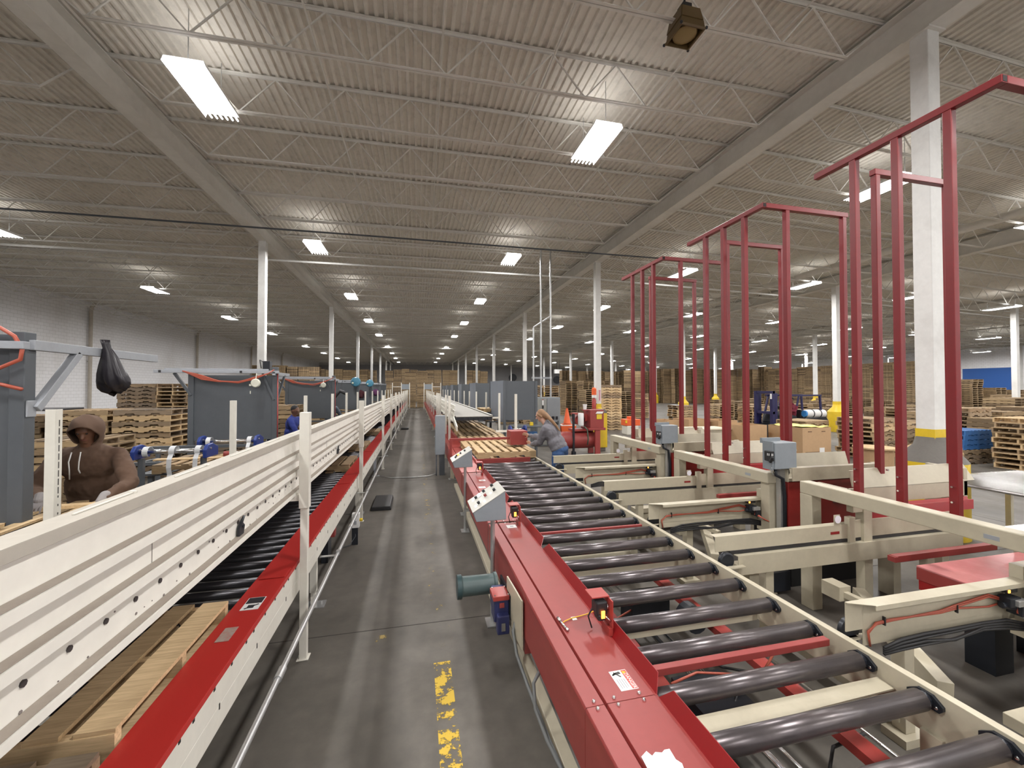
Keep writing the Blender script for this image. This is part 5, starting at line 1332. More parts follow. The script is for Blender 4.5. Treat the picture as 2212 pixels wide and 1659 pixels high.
# shelf goods under the hosed booth panel
for k, (x, w, h, m_, lab, ct) in enumerate(((-4.15,0.09,0.10,GREYP,'small dark grey block on the shelf under the hosed booth panel','block'),(-3.92,0.14,0.10,plain('blue_crate',(0.06,0.2,0.35),0.5),'small blue crate on the shelf under the hosed booth panel','crate'),
      (-3.66,0.22,0.12,CARD,'brown carton on the shelf under the hosed booth panel','carton'),(-3.28,0.24,0.13,YELLOW,'yellow bin on the shelf under the hosed booth panel','bin'),(-3.03,0.12,0.10,NAVY,'dark navy bin at the right end of the booth shelf','bin'))):
    s = MB(); s.prism([(x-w/2,1.075),(x+w/2,1.075),(x+w/2*0.94,1.075+h-0.005),(x+w/2*0.94-0.008,1.075+h),(x-w/2*0.94+0.008,1.075+h),(x-w/2*0.94,1.075+h-0.005)], 'y', 9.6, 9.8); obj(ct, s, m_, label=lab, cat=ct, bevel=0.004)
s = MB(); s.box(-4.4,-2.95,9.55,9.95,1.06,1.075); obj('shelf', s, GREYP, label='grey shelf board behind the gap under the hosed booth panel', cat='shelf')
# hooded man's table with a pallet being rebuilt
t = thing('work_bench', 'work table with dark edge strip in front of the hooded man', 'bench', (-2.9, 4.0, 0))
s = MB(); s.box(-3.45,-2.36,3.55,4.55,0.98,1.01); s.box(-2.62,-2.38,3.45,4.3,1.19,1.205); s.box(-2.62,-2.60,3.45,4.3,1.01,1.19); obj('bench_top', s, GREYP, t, bevel=0.004)
s = MB()
for x in (-3.42,-2.44):
    for yy in (3.6,4.45): s.box(x,x+0.06,yy,yy+0.06,0,0.98)
obj('leg', s, GREYP, t)
pallet(-3.0, 4.12, 1.015, 'new', 'pale pallet being rebuilt on the table in front of the hooded man', rot=0.06)
for k, (x, y, z, l, w, rz, lab) in enumerate(((-2.70,4.28,1.19,0.42,0.10,0.6,'short pale board lying askew by the hooded person at the table'),(-3.02,3.62,1.19,0.12,0.40,0.1,'short pale board standing proud beside the slotted post'),(-2.55,4.5,1.19,0.26,0.08,1.2,'small pinkish wood block beside the hooded person'),(-3.3,3.55,1.10,0.12,0.30,0.0,'pale board end sticking out beside the near booth panel'))):
    s = MB(); s.box(-l/2,l/2,-w/2,w/2,-0.012,0.012); s.xf(Matrix.Translation((x,y,z)) @ Matrix.Rotation(rz,4,'Z') @ Matrix.Rotation(0.12,4,'Y')); obj('board', s, W_NEW, label=lab, cat='board')
s = MB(); s.box(-3.7,-2.5,4.65,5.5,0,0.12); obj('step_platform', s, BLACK, label='low black platform under the hooded person', cat='platform', bevel=0.01)
t = thing('lid_cover', 'dark flat cover sheet on top of the pallets by the white wall', 'cover', (-8.6,10.6,1.7))
s = MB(); s.box(-9.4,-7.4,10.4,11.3,1.72,1.76); obj('sheet', s, plain('black_tarp',(0.02,0.02,0.022),0.6), t, bevel=0.01)
s = MB(); s.box(-9.35,-8.3,10.45,11.2,0,1.72); obj('dark_bin', s, plain('dark_green_bin',(0.02,0.035,0.02),0.6), t, bevel=0.01)
# black control box strapped to the left column
t = thing('junction_box', 'black box strapped to the second left column above the booths', 'electrical box', (-5.2,16.1,2.9))
s = MB(); s.box(-5.31,-5.08,16.0,16.25,2.75,3.15); obj('enclosure', s, BLKMET, t, bevel=0.01)
s = MB(); s.path([(-5.3,16.1,3.1),(-5.45,16.15,3.2),(-5.42,16.2,2.9)], 0.015, 6); obj('cable', s, BLACK, t)

# ================================================================== right line booths, cabinet, compressor
def booth_r(i, y):
    t = thing('work_booth', ['nearest blue-grey booth enclosure behind the worker in the grey jacket', 'second blue-grey booth enclosure down the right line', 'third blue-grey booth enclosure down the right line', 'fourth blue-grey booth enclosure down the right line', 'fifth blue-grey booth enclosure down the right line', 'farthest blue-grey booth enclosure down the right line'][i], 'partition', (3.2, y, 0), None)
    s = MB(); s.box(2.72,3.72 if i else 3.78,y,y+0.04,1.18,2.42); obj('front_panel', s, GREYP, t)
    s = MB(); s.box(2.68,2.72,y,y+2.6,1.10,2.44); obj('side_panel', s, paint('side_panel_grey_%d'%i,(0.17,0.20,0.25),0.5,0.3), t)
    s = MB(); 
    for yy in (y,y+2.5): s.box(2.66,2.74,yy-0.03,yy+0.03,0,2.44)
    s.box(3.70,3.78,y-0.02,y+0.04,0,2.42); s.box(2.7,3.75,y-0.5,y-0.44,0.98,1.03); s.box(2.7,3.75,y-0.5,y-0.44,0.68,0.73); obj('post_frame', s, GREYP, t)
    s = MB(); s.box(2.8,3.7,y-0.9,y-0.2,1.03,1.05); obj('bench_top', s, GREYP, t)
    return t
for i, y in enumerate((12.6, 18.8, 25.0, 31.0, 37.0, 43.0)): booth_r(i, y)
s = MB(); s.prism([(3.36,1.055),(3.46,1.055),(3.455,1.155),(3.365,1.155)], 'y', 11.95, 12.05); obj('tape_box', s, YELLOW, label='small yellow box on the bench beside the worker in grey', cat='box', bevel=0.006)
s = MB(); s.box(3.15,3.6,12.0,12.3,0.74,0.86); obj('tray', s, plain('blue_tray',(0.03,0.12,0.3),0.5), label='blue tray on the lower rail of the nearest right booth', cat='tray', bevel=0.01)
coil_rack(2.6, 11.4, 1.02, 'small blue-bracketed silver bar between the cream posts of the right line', 0, 0.45)
pallet(2.95, 14.5, 1.06, 'mix', 'brown pallet on the bench between the first two right booths')
pallet(2.95, 15.4, 1.30, 'new', 'pale pallet on the bench behind the first right booth', rot=0.1)
s = MB(); s.box(2.4,3.5,14.0,15.9,1.0,1.055); s.box(2.45,3.45,14.9,15.85,1.06,1.298); obj('bench', s, GREYP, label='bench block under the two pallets behind the first right booth', cat='bench')

t = thing('electrical_cabinet', 'large two-door grey electrical cabinet behind the worker in the grey jacket', 'electrical cabinet', (4.85, 15.0, 0))
s = MB(); s.box(4.3,5.35,14.8,15.3,0.0,1.84); obj('cabinet_body', s, GREYBOX, t, bevel=0.01)
for k, (a, b_) in enumerate(((4.31,4.80),(4.82,5.34))):
    s = MB(); s.box(a,b_,14.775,14.80,0.04,1.80); d = obj('door', s, paint('cabinet_door_%d'%k,(0.30,0.31,0.29) if k == 0 else (0.25,0.27,0.29),0.5,0.1), t, bevel=0.006)
    s = MB(); s.box(b_-0.10,b_-0.07,14.76,14.776,0.8,0.95); obj('handle', s, BLACK, d)
s = MB(); s.box(4.62,4.68,14.765,14.776,1.55,1.76); lb = obj('disconnect_label', s, WHITEP, t)
s = MB(); s.box(4.62,4.68,14.760,14.766,1.42,1.53); obj('switch_handle', s, BLACK, lb)
s = MB(); s.box(4.62,4.68,14.762,14.766,1.74,1.77); obj('red_strip', s, RED, lb)
s = MB(); s.box(5.0,5.1,14.74,14.776,1.0,1.12); s.box(5.16,5.24,14.74,14.776,1.0,1.12); s.box(5.02,5.22,14.75,14.776,0.6,0.9); obj('control_block', s, BLKMET, t, bevel=0.005)
for k, (x, zt, lab) in enumerate(((4.36, 4.5, 'leftmost of three galvanised conduits rising from the grey cabinet'), (4.66, 7.6, 'middle galvanised conduit rising from the grey cabinet to the roof'), (5.05, 7.6, 'rightmost galvanised conduit rising from the grey cabinet to the roof'))):
    s = MB(); s.tube((x,15.05,1.84),(x,15.05,zt),0.035,10); 
    for z in (2.6,3.8,5.2,6.6):
        if z < zt: s.tube((x,15.05,z-0.05),(x,15.05,z+0.05),0.045,10)
    if k == 0: s.path([(4.36,15.05,4.5),(4.38,15.05,4.54),(5.0,15.05,4.95),(5.05,15.05,4.98)],0.03,8)
    obj('riser_conduit', s, ZINC, label=lab, cat='conduit', auto=0.7)
s = MB(); s.box(4.30,5.1,15.02,15.08,2.55,2.62); obj('conduit_brace', s, LGREY, label='grey cross brace joining the three riser conduits', cat='brace')

t = thing('air_compressor', 'big red air compressor with tank and belt guard beside the right column', 'compressor', (5.3, 12.7, 0))
s = MB(); s.lathe([(0.01,-0.75),(0.12,-0.73),(0.24,-0.64),(0.28,-0.52),(0.28,0.52),(0.24,0.64),(0.12,0.73),(0.01,0.75)], (5.15,12.7,0.48), 24, 'x'); obj('air_tank', s, RED, t, auto=0.7)
s = MB(); s.box(5.50,5.98,12.35,12.9,0.90,1.48); s.box(5.42,6.02,12.3,12.95,0.82,0.90); s.box(5.66,5.84,12.32,12.4,0.0,0.82); s.box(5.66,5.84,12.85,12.93,0.0,0.82); obj('belt_guard', s, RED, t, bevel=0.01)
s = MB(); s.box(5.72,5.90,12.335,12.35,1.18,1.34); obj('yellow_label', s, YELLOW, t)
s = MB(); s.poly([(5.68,12.34,1.36),(5.92,12.34,1.36),(5.96,12.34,1.43),(5.73,12.34,1.43)], (0,-1,0), 0.01); obj('white_label', s, WHITEP, t)
s = MB(); s.tube((5.25,12.6,1.15),(5.25,12.95,1.15),0.17,18); s.box(4.95,5.5,12.5,12.9,0.78,0.85); s.tube((5.42,12.6,1.22),(5.42,12.9,1.22),0.13,16); s.box(4.95,5.30,12.5,12.7,1.33,1.38); obj('motor', s, REDDIM, t, auto=0.7)
s = MB(); s.lathe([(0.01,0),(0.085,0),(0.095,0.03),(0.095,0.37),(0.08,0.40),(0.01,0.40)], (5.20,12.42,0.98), 18); obj('white_filter', s, WHITEP, t, auto=0.6)
s = MB(); s.box(4.92,4.98,12.4,12.46,0.15,1.25); s.tube((4.95,12.43,1.2),(4.95,12.43,1.36),0.05,10); s.box(4.9,5.0,12.35,12.5,0.0,0.15); s.box(4.65,4.78,12.6,12.8,0,0.22); obj('pipe_stand', s, BLKMET, t)
s = MB(); s.path([(5.3,12.38,0.95),(5.38,12.33,0.85),(5.42,12.33,0.55),(5.40,12.36,0.35)], 0.022, 8); obj('hose', s, plain('green_hose',(0.06,0.09,0.06),0.5), t, smooth=True)
s = MB(); s.lathe([(0.01,0),(0.05,0),(0.07,0.16),(0.075,0.16),(0.075,0.17),(0.01,0.17)], (5.42,12.6,1.485), 14); obj('drinking_cup', s, WHITEP, label='white foam cup standing on top of the red compressor', cat='cup', auto=0.6)
s = MB(); s.box(5.35,5.55,12.5,12.7,1.45,1.484); obj('guard_lid', s, RED, t)
t = thing('yellow_guard_panel', 'yellow painted panel right behind the red compressor', 'panel', (6.35, 13.2, 0))
s = MB(); s.box(6.15,6.5,13.15,13.5,0.12,1.32); obj('panel', s, YELLOW, t, bevel=0.02)
s = MB(); s.prism([(6.15,1.32),(6.5,1.32),(6.42,1.45),(6.15,1.45)], 'y', 13.15, 13.5); s.box(6.2,6.45,13.2,13.45,0,0.12); obj('top_cap', s, CONCG, t, bevel=0.01)
t = thing('traffic_cone', 'orange traffic cone on an orange bin left of the compressor', 'cone', (5.9, 15.4, 0.9))
s = MB(); s.lathe([(0.01,0),(0.16,0.02),(0.14,0.06),(0.035,0.62),(0.01,0.62)], (5.78,15.2,0.78), 16); s.box(5.60,5.96,15.02,15.38,0.755,0.78); obj('cone_body', s, ORANGE, t, auto=0.6)
t = thing('bin', 'orange-red bin with white rag under the traffic cone', 'bin', (5.8, 15.2, 0))
s = MB(); s.prism([(5.5,0.25),(6.02,0.25),(6.08,0.72),(5.44,0.72)], 'y', 14.95, 15.45); s.box(5.55,6.0,15.0,15.4,0,0.25); obj('bin_body', s, ORANGE, t, bevel=0.01)
s = MB(); s.box(5.46,6.06,14.97,15.43,0.72,0.755); obj('rag', s, WHITEP, t, bevel=0.01)
# fire extinguisher and its sign on the column
t = thing('fire_extinguisher', 'red fire extinguisher with orange cover hung on the right-hand white column', 'fire extinguisher', (7.42, 16.2, 1.4))
s = MB(); s.lathe([(0.01,0),(0.085,0),(0.09,0.03),(0.09,0.42),(0.05,0.5),(0.03,0.54),(0.01,0.54)], (7.38,16.18,1.25), 18); obj('cylinder', s, REDDIM, t, auto=0.6)
s = MB(); s.lathe([(0.01,0),(0.10,0),(0.10,0.26),(0.04,0.32),(0.01,0.32)], (7.38,16.18,1.90), 16); obj('orange_horn', s, ORANGE, t, auto=0.6)
s = MB(); s.lathe([(0.01,0),(0.098,0),(0.098,0.12),(0.01,0.12)], (7.38,16.18,1.78), 16); obj('white_tag', s, WHITEP, t)
s = MB(); s.box(7.42,7.5,16.17,16.25,1.5,1.54); obj('wall_hook', s, BLKMET, t)
s = MB(); s.box(7.60,7.72,16.224,16.228,1.62,2.12); sg = obj('extinguisher_sign', s, plain('pale_pink_sign',(0.75,0.60,0.62),0.5), label='pale vertical sign with dull red lettering on the right-hand column', cat='sign')
s = MB(); s.box(7.64,7.675,16.221,16.224,1.66,2.06); s.poly([(7.62,16.221,2.10),(7.695,16.221,2.10),(7.66,16.221,2.04)], (0,-1,0), 0.002); obj('red_marks', s, plain('faded_red_print',(0.45,0.12,0.18),0.5), sg, split=False)

# orange traffic blocks past the farthest lift frame
t = thing('spill_cart', 'orange crate on a low cart seen between the uprights of the farthest red cage', 'cart', (9.9, 17.6, 0))
s = MB(); s.box(9.55,10.3,17.4,17.9,0.42,0.72); s.box(9.8,10.1,17.5,17.8,0.72,0.85); obj('crate', s, ORANGE, t, bevel=0.02)
s = MB(); s.box(9.6,10.2,17.4,17.9,0.0,0.42); obj('cart_base', s, CREAM, t, bevel=0.02)
s = MB(); s.box(9.52,9.6,17.38,17.42,0.55,0.68); obj('yellow_tag', s, YELLOW, t)
# cardboard gaylord boxes
def carton(x0, x1, y0, y1, z1, label, deco=False, film=False, z0=0.12):
    t = thing('cardboard_box', label, 'cardboard box', ((x0+x1)/2, (y0+y1)/2, 0))
    s = MB(); th = 0.02
    s.box(x0,x1,y0,y0+th,z0,z1); s.box(x0,x1,y1-th,y1,z0,z1); s.box(x0,x0+th,y0+th,y1-th,z0,z1); s.box(x1-th,x1,y0+th,y1-th,z0,z1); s.box(x0,x1,y0,y1,z0,z0+0.02)
    b_ = obj('carton_wall', s, CARD, t)
    s = MB(); s.box(x0-0.03,x1+0.03,y0-0.02,y1+0.02,0,z0); obj('skid', s, W_MIX, t)
    if deco:
        s = MB()
        for k in range(12): s.box(x0+0.10+0.05*k,x0+0.14+0.05*k,y0-0.003,y0,z0+0.13,z0+0.19)
        for xx in (x0+0.2,x0+0.7): s.box(xx,xx+0.14,y0-0.003,y0,z1-0.13,z1-0.10)
        obj('print', s, plain('brown_box_print',(0.16,0.09,0.05),0.8), b_, split=False)
        s = MB(); s.box(x0+0.62,x0+0.80,y0-0.005,y0,z0+0.15,z0+0.30); obj('paper_label', s, WHITEP, b_)
        s = MB(); s.poly([(x0-0.003,y0+0.38,z0+0.08),(x0-0.003,y0+0.52,z0+0.18),(x0-0.003,y0+0.38,z0+0.28),(x0-0.003,y0+0.24,z0+0.18)], (-1,0,0), 0.002); obj('red_diamond', s, plain('red_box_print',(0.5,0.08,0.05),0.8), b_)
        s = MB()
        sh = random.Random(6)
        V = [(x0+0.02+(x1-x0-0.04)*i_/6, y0+0.02+(y1-y0-0.04)*j_/6, z1-0.02+sh.uniform(0,0.07)) for i_ in range(7) for j_ in range(7)]
        s._add(V, [(i_*7+j_, (i_+1)*7+j_, (i_+1)*7+j_+1, i_*7+j_+1) for i_ in range(6) for j_ in range(6)]); o_ = obj('yellow_liner', s, plain('yellow_plastic_liner',(0.75,0.68,0.15),0.35), t, smooth=True)
        o_.modifiers.new('t','SOLIDIFY').thickness = 0.004
    else:
        s = MB(); s.box(x0+th,x1-th,y0+th,y1-th,z0,z1-0.12); obj('content', s, W_MIX if not film else CARD, t)
carton(11.05,12.1,9.75,10.95,1.02,'large cardboard bulk box with red diamond and yellow liner beside the yellow guard', deco=True)
carton(9.9,10.75,10.7,11.7,1.03,'plain cardboard bulk box just behind the nearer disconnect box')
carton(10.3,11.1,12.3,13.2,1.05,'cardboard box wrapped in film left of the forklift mast', film=True)
carton(9.35,10.2,12.6,13.5,1.08,'plain cardboard box between the middle cage uprights')
carton(8.75,9.25,13.0,13.9,1.02,'leftmost plain cardboard box behind the middle cage')
s = MB(); s.box(8.2,9.9,11.2,12.0,0.86,0.9); obj('board_sheet', s, plain('pale_board',(0.62,0.55,0.42),0.6), label='pale board sheet lying on low stock behind the middle cage', cat='board')
s = MB(); s.box(8.25,9.85,11.25,11.95,0,0.86); obj('stock_block', s, BEIGE, label='beige bin under the pale board sheet', cat='bin', bevel=0.02)
t = thing('spool_table', 'low round table of pale boards right of the bulk box', 'table', (12.6, 8.9, 0))
s = MB(); s.tube((12.6,8.9,0.50),(12.6,8.9,0.54),0.5,26); obj('table_top', s, W_NEW, t)
s = MB(); s.tube((12.6,8.9,0),(12.6,8.9,0.50),0.4,18); obj('drum', s, CARD, t)

# forklift
t = thing('forklift', 'dark blue forklift with white gas cylinder facing left among the pallets', 'forklift', (14.6, 13.2, 0))
fy0, fy1 = 12.7, 13.75
NV = plain('forklift_navy', (0.012,0.011,0.065), 0.4)
s = MB()
for yy in (fy0+0.1, fy1-0.2): s.box(13.12,13.26,yy,yy+0.12,0.05,2.08); s.box(13.28,13.38,yy+0.02,yy+0.10,0.05,2.0)
for z in (0.3,1.2,1.98): s.box(13.14,13.24,fy0+0.1,fy1-0.08,z,z+0.1)
obj('mast', s, NV, t, bevel=0.006)
s = MB(); s.box(12.0,13.1,fy0+0.25,fy0+0.37,0.30,0.34); s.box(12.0,13.1,fy1-0.4,fy1-0.28,0.30,0.34); s.box(13.04,13.1,fy0+0.15,fy1-0.15,0.3,0.8); obj('fork_carriage', s, BLKMET, t)
s = MB(); s.box(13.45,15.0,fy0+0.05,fy1-0.05,0.30,0.85); s.prism([(14.6,0.3),(15.7,0.3),(15.75,0.9),(15.6,1.1),(14.6,1.05)], 'y', fy0+0.05, fy1-0.05); s.prism([(13.45,0.85),(13.9,0.85),(13.75,1.25),(13.55,1.3)], 'y', fy0+0.1, fy1-0.1); obj('body', s, BLKMET, t, bevel=0.03)
s = MB()
for yy in (fy0+0.1, fy1-0.16):
    s.bar((13.55,yy,1.2),(13.75,yy,1.95),0.06,0.06); s.bar((15.42,yy,1.05),(15.36,yy,1.9),0.06,0.06); s.box(13.6,15.42,yy-0.03,yy+0.03,1.88,1.94); s.bar((14.35,yy,1.9),(14.25,yy,1.5),0.05,0.05)
for k in range(6): s.box(13.7+0.3*k,13.75+0.3*k,fy0+0.1,fy1-0.1,1.89,1.93)
obj('overhead_guard', s, NV, t)
s = MB(); s.lathe([(0.01,-0.5),(0.08,-0.5),(0.15,-0.43),(0.16,-0.38),(0.16,0.38),(0.15,0.43),(0.08,0.5),(0.01,0.5)], (15.15,12.85,1.20), 20, 'x'); gt = obj('gas_cylinder', s, WHITEP, t, auto=0.6)
s = MB(); s.lathe([(0.01,-0.02),(0.12,-0.02),(0.13,0.0),(0.13,0.03),(0.01,0.03)], (14.66,12.85,1.20), 18, 'x'); obj('blue_cap', s, plain('bright_blue_cap',(0.05,0.25,0.6),0.4), gt, auto=0.6)
s = MB()
for x in (14.95,15.3): s.tube((x,12.85,1.20),(x+0.04,12.85,1.20),0.168,20)
obj('tank_strap', s, BLKMET, gt)
for k, (x, rr_) in enumerate(((13.75,0.33),(15.25,0.27))):
    for yy in (fy0+0.02, fy1-0.2):
        s = MB(); s.lathe([(0.05,0),(rr_*0.8,0),(rr_,0.03),(rr_,0.15),(rr_*0.8,0.18),(0.05,0.18)], (x,yy,rr_), 22, 'y'); w_ = obj('wheel', s, BLACK, t, auto=0.6)
        s = MB(); s.lathe([(0.01,-0.01),(rr_*0.5,-0.01),(rr_*0.5,0.02),(0.01,0.02)], (x,yy,rr_), 16, 'y'); obj('wheel_hub', s, YELLOW, w_)
s = MB(); s.box(14.1,14.7,fy0+0.25,fy1-0.25,0.85,0.98); s.box(14.62,14.72,fy0+0.25,fy1-0.25,0.95,1.35); obj('seat', s, BLACK, t, bevel=0.03)
s = MB(); s.path([(13.75,13.2,1.2),(13.95,13.2,1.4)],0.02,8); s.tube((13.95,13.2,1.38),(13.98,13.2,1.42),0.17,18); obj('steering_wheel', s, BLACK, t)
s = MB(); s.box(13.115,13.12,fy0+0.12,fy0+0.20,1.78,1.98); obj('white_plate', s, WHITEP, t)

# far wall fans, unit heater, ceiling mounted box
for k, (x, z, lab) in enumerate(((34.2,4.2,'left round black exhaust fan of the pair high on the far grey wall'),(40.6,3.8,'right round black exhaust fan of the pair high on the far grey wall'),(22.8,4.7,'round black exhaust fan on the far wall nearest the pallet wall'))):
    t = thing('exhaust_fan', lab, 'fan', (x, 96.8, z), 'far wall exhaust fans')
    s = MB(); s.lathe([(0.9,0),(0.95,0),(0.95,0.25),(0.9,0.25)], (x,96.74,z), 26, 'y'); obj('ring', s, BLKMET, t)
    s = MB()
    for q in range(5):
        a = 2*PI*q/5; s.poly([(x,96.85,z),(x+0.85*math.cos(a),96.83,z+0.85*math.sin(a)),(x+0.85*math.cos(a+0.7),96.9,z+0.85*math.sin(a+0.7))], (0,1,0), 0.02)
    s.tube((x,96.78,z),(x,96.95,z),0.14,12); obj('blade_set', s, BLACK, t)
t = thing('unit_heater', 'white box heater hanging under the roof far behind the compressor', 'heater', (26.5,75,5.6))
s = MB(); s.box(26.0,27.4,74.7,75.5,5.0,5.8); obj('casing', s, WHITEP, t, bevel=0.03)
s = MB(); s.tube((26.4,75,5.8),(26.4,75,bz(26.4)+0.63),0.03,6); s.tube((27.0,75,5.8),(27.0,75,bz(27)+0.63),0.03,6); obj('hanger', s, BLKMET, t)
t = thing('ceiling_unit', 'square brown flared ceiling unit box hung from the near roof joist at top', 'ceiling light', (3.75,5.1,7.55))  # brown box unit on the ceiling, not a lamp
s = MB(); prof = [(0.20,0.0),(0.185,-0.02),(0.17,0.12),(0.14,0.30),(0.08,0.36)]
for (ra, za), (rb, zb) in zip(prof, prof[1:]):
    for q in range(4):
        a0 = PI/4+q*PI/2; a1 = a0+PI/2; k_ = 1.414
        s._add([(3.75+ra*k_*math.cos(a0),5.08+ra*k_*math.sin(a0),7.28+za),(3.75+ra*k_*math.cos(a1),5.08+ra*k_*math.sin(a1),7.28+za),(3.75+rb*k_*math.cos(a1),5.08+rb*k_*math.sin(a1),7.28+zb),(3.75+rb*k_*math.cos(a0),5.08+rb*k_*math.sin(a0),7.28+zb)],[(0,1,2,3)])
h = obj('flared_casing', s, plain('brown_unit_casing',(0.11,0.07,0.025),0.5), t); h.modifiers.new('t','SOLIDIFY').thickness = 0.012
s = MB(); s.sphere((3.75,5.08,7.30),0.17,0.17,0.03,16,8); obj('lower_plate', s, plain('amber_unit_plate',(0.28,0.20,0.08),0.4), t, smooth=True)
s = MB()
for q in range(4): a = PI/4+q*PI/2; s.sphere((3.75+0.285*math.cos(a),5.08+0.285*math.sin(a),7.275),0.022,n=8,m=6)
obj('latch_knob', s, BLKMET, t, smooth=True)
s = MB(); s.tube((3.75,5.08,7.64),(3.75,5.08,8.2),0.015,8); s.box(3.68,3.82,5.01,5.15,7.62,7.72); obj('hanger', s, BLKMET, t)
# wall of low debris: white film on the pallet by the guard
s = MB(); s.sheet([(15.6,1.13),(15.85,1.14),(15.95,1.12)], 'y', 22.05, 22.9, 0.01); s.sheet([(22.04,1.13),(22.03,0.8),(22.035,0.4)], 'x', 15.75, 16.0, 0.006); obj('stretch_film', s, WHITEP, label='white stretch film draped over the low stack by the yellow guard', cat='film')
# ================================================================== people
def capsule(g, pts, rs, n=14):
    pts = [Vector(p) for p in pts]
    for i in range(len(pts)-1):
        g.tube(pts[i], pts[i+1], rs[i], n, rs[i+1])
    for p, r in zip(pts, rs): g.sphere(p, r, n=n, m=8)
def ell(g, c, r, M=None, n=18, m=12):
    i0 = len(g.v); g.sphere((0,0,0), r[0], r[1], r[2], n, m)
    T = Matrix.Translation(Vector(c))
    g.xf(T @ (M.to_4x4() if M is not None else Matrix.Identity(4)), i0)
def basis(fwd, up=(0,0,1)):
    f = Vector(fwd).normalized(); u = Vector(up); r = f.cross(u).normalized(); u = r.cross(f).normalized()
    return Matrix(((r.x,f.x,u.x),(r.y,f.y,u.y),(r.z,f.z,u.z)))   # x right, y forward, z up
def remesh(o, vox, it=4, fac=0.6):
    r = o.modifiers.new('remesh', 'REMESH'); r.mode = 'VOXEL'; r.voxel_size = vox; r.use_smooth_shade = True
    s = o.modifiers.new('smooth', 'SMOOTH'); s.iterations = it; s.factor = fac
def hand(g, wrist, direc, palm_n, side=1, curl=0.35):
    """palm with four fingers and a thumb leaving its side"""
    d = Vector(direc).normalized(); pn = Vector(palm_n); pn = (pn - d*pn.dot(d)).normalized(); sd = d.cross(pn).normalized()*side
    w = Vector(wrist); M = Matrix(((sd.x,d.x,pn.x),(sd.y,d.y,pn.y),(sd.z,d.z,pn.z)))
    ell(g, w+d*0.05, (0.040,0.052,0.015), M)
    capsule(g, [w-d*0.02, w+d*0.02], [0.026,0.026])
    for k, (o_, L) in enumerate(((0.030,0.070),(0.010,0.080),(-0.010,0.075),(-0.029,0.058))):
        b0 = w+d*0.088+sd*o_; c1 = (d*math.cos(curl)+pn*math.sin(curl)).normalized(); c2 = (d*math.cos(curl*2.2)+pn*math.sin(curl*2.2)).normalized(); c3 = (d*math.cos(curl*3.2)+pn*math.sin(curl*3.2)).normalized()
        p1 = b0+c1*L*0.45; p2 = p1+c2*L*0.33; p3 = p2+c3*L*0.22
        capsule(g, [b0-d*0.02, b0, p1, p2, p3], [0.0095,0.0095,0.0088,0.008,0.007], 10)
    tb = w+d*0.035+sd*0.036; t1 = tb+(d*0.6+sd*0.7+pn*0.35).normalized()*0.035; t2 = t1+(d*0.9+sd*0.25+pn*0.35).normalized()*0.032
    capsule(g, [w+d*0.02+sd*0.02, tb, t1, t2], [0.014,0.013,0.010,0.008], 10)
SKIN = plain('skin', (0.50,0.28,0.20), 0.5)
SKIND = plain('brown_skin', (0.16,0.075,0.045), 0.5)
WTEX = bpy.data.textures.new('cloth_folds', 'CLOUDS'); WTEX.noise_scale = 0.065; WTEX.noise_depth = 2
def wrinkle(o, st=0.030):
    d = o.modifiers.new('folds', 'DISPLACE'); d.texture = WTEX; d.strength = st; d.mid_level = 0.5; d.texture_coords = 'GLOBAL'
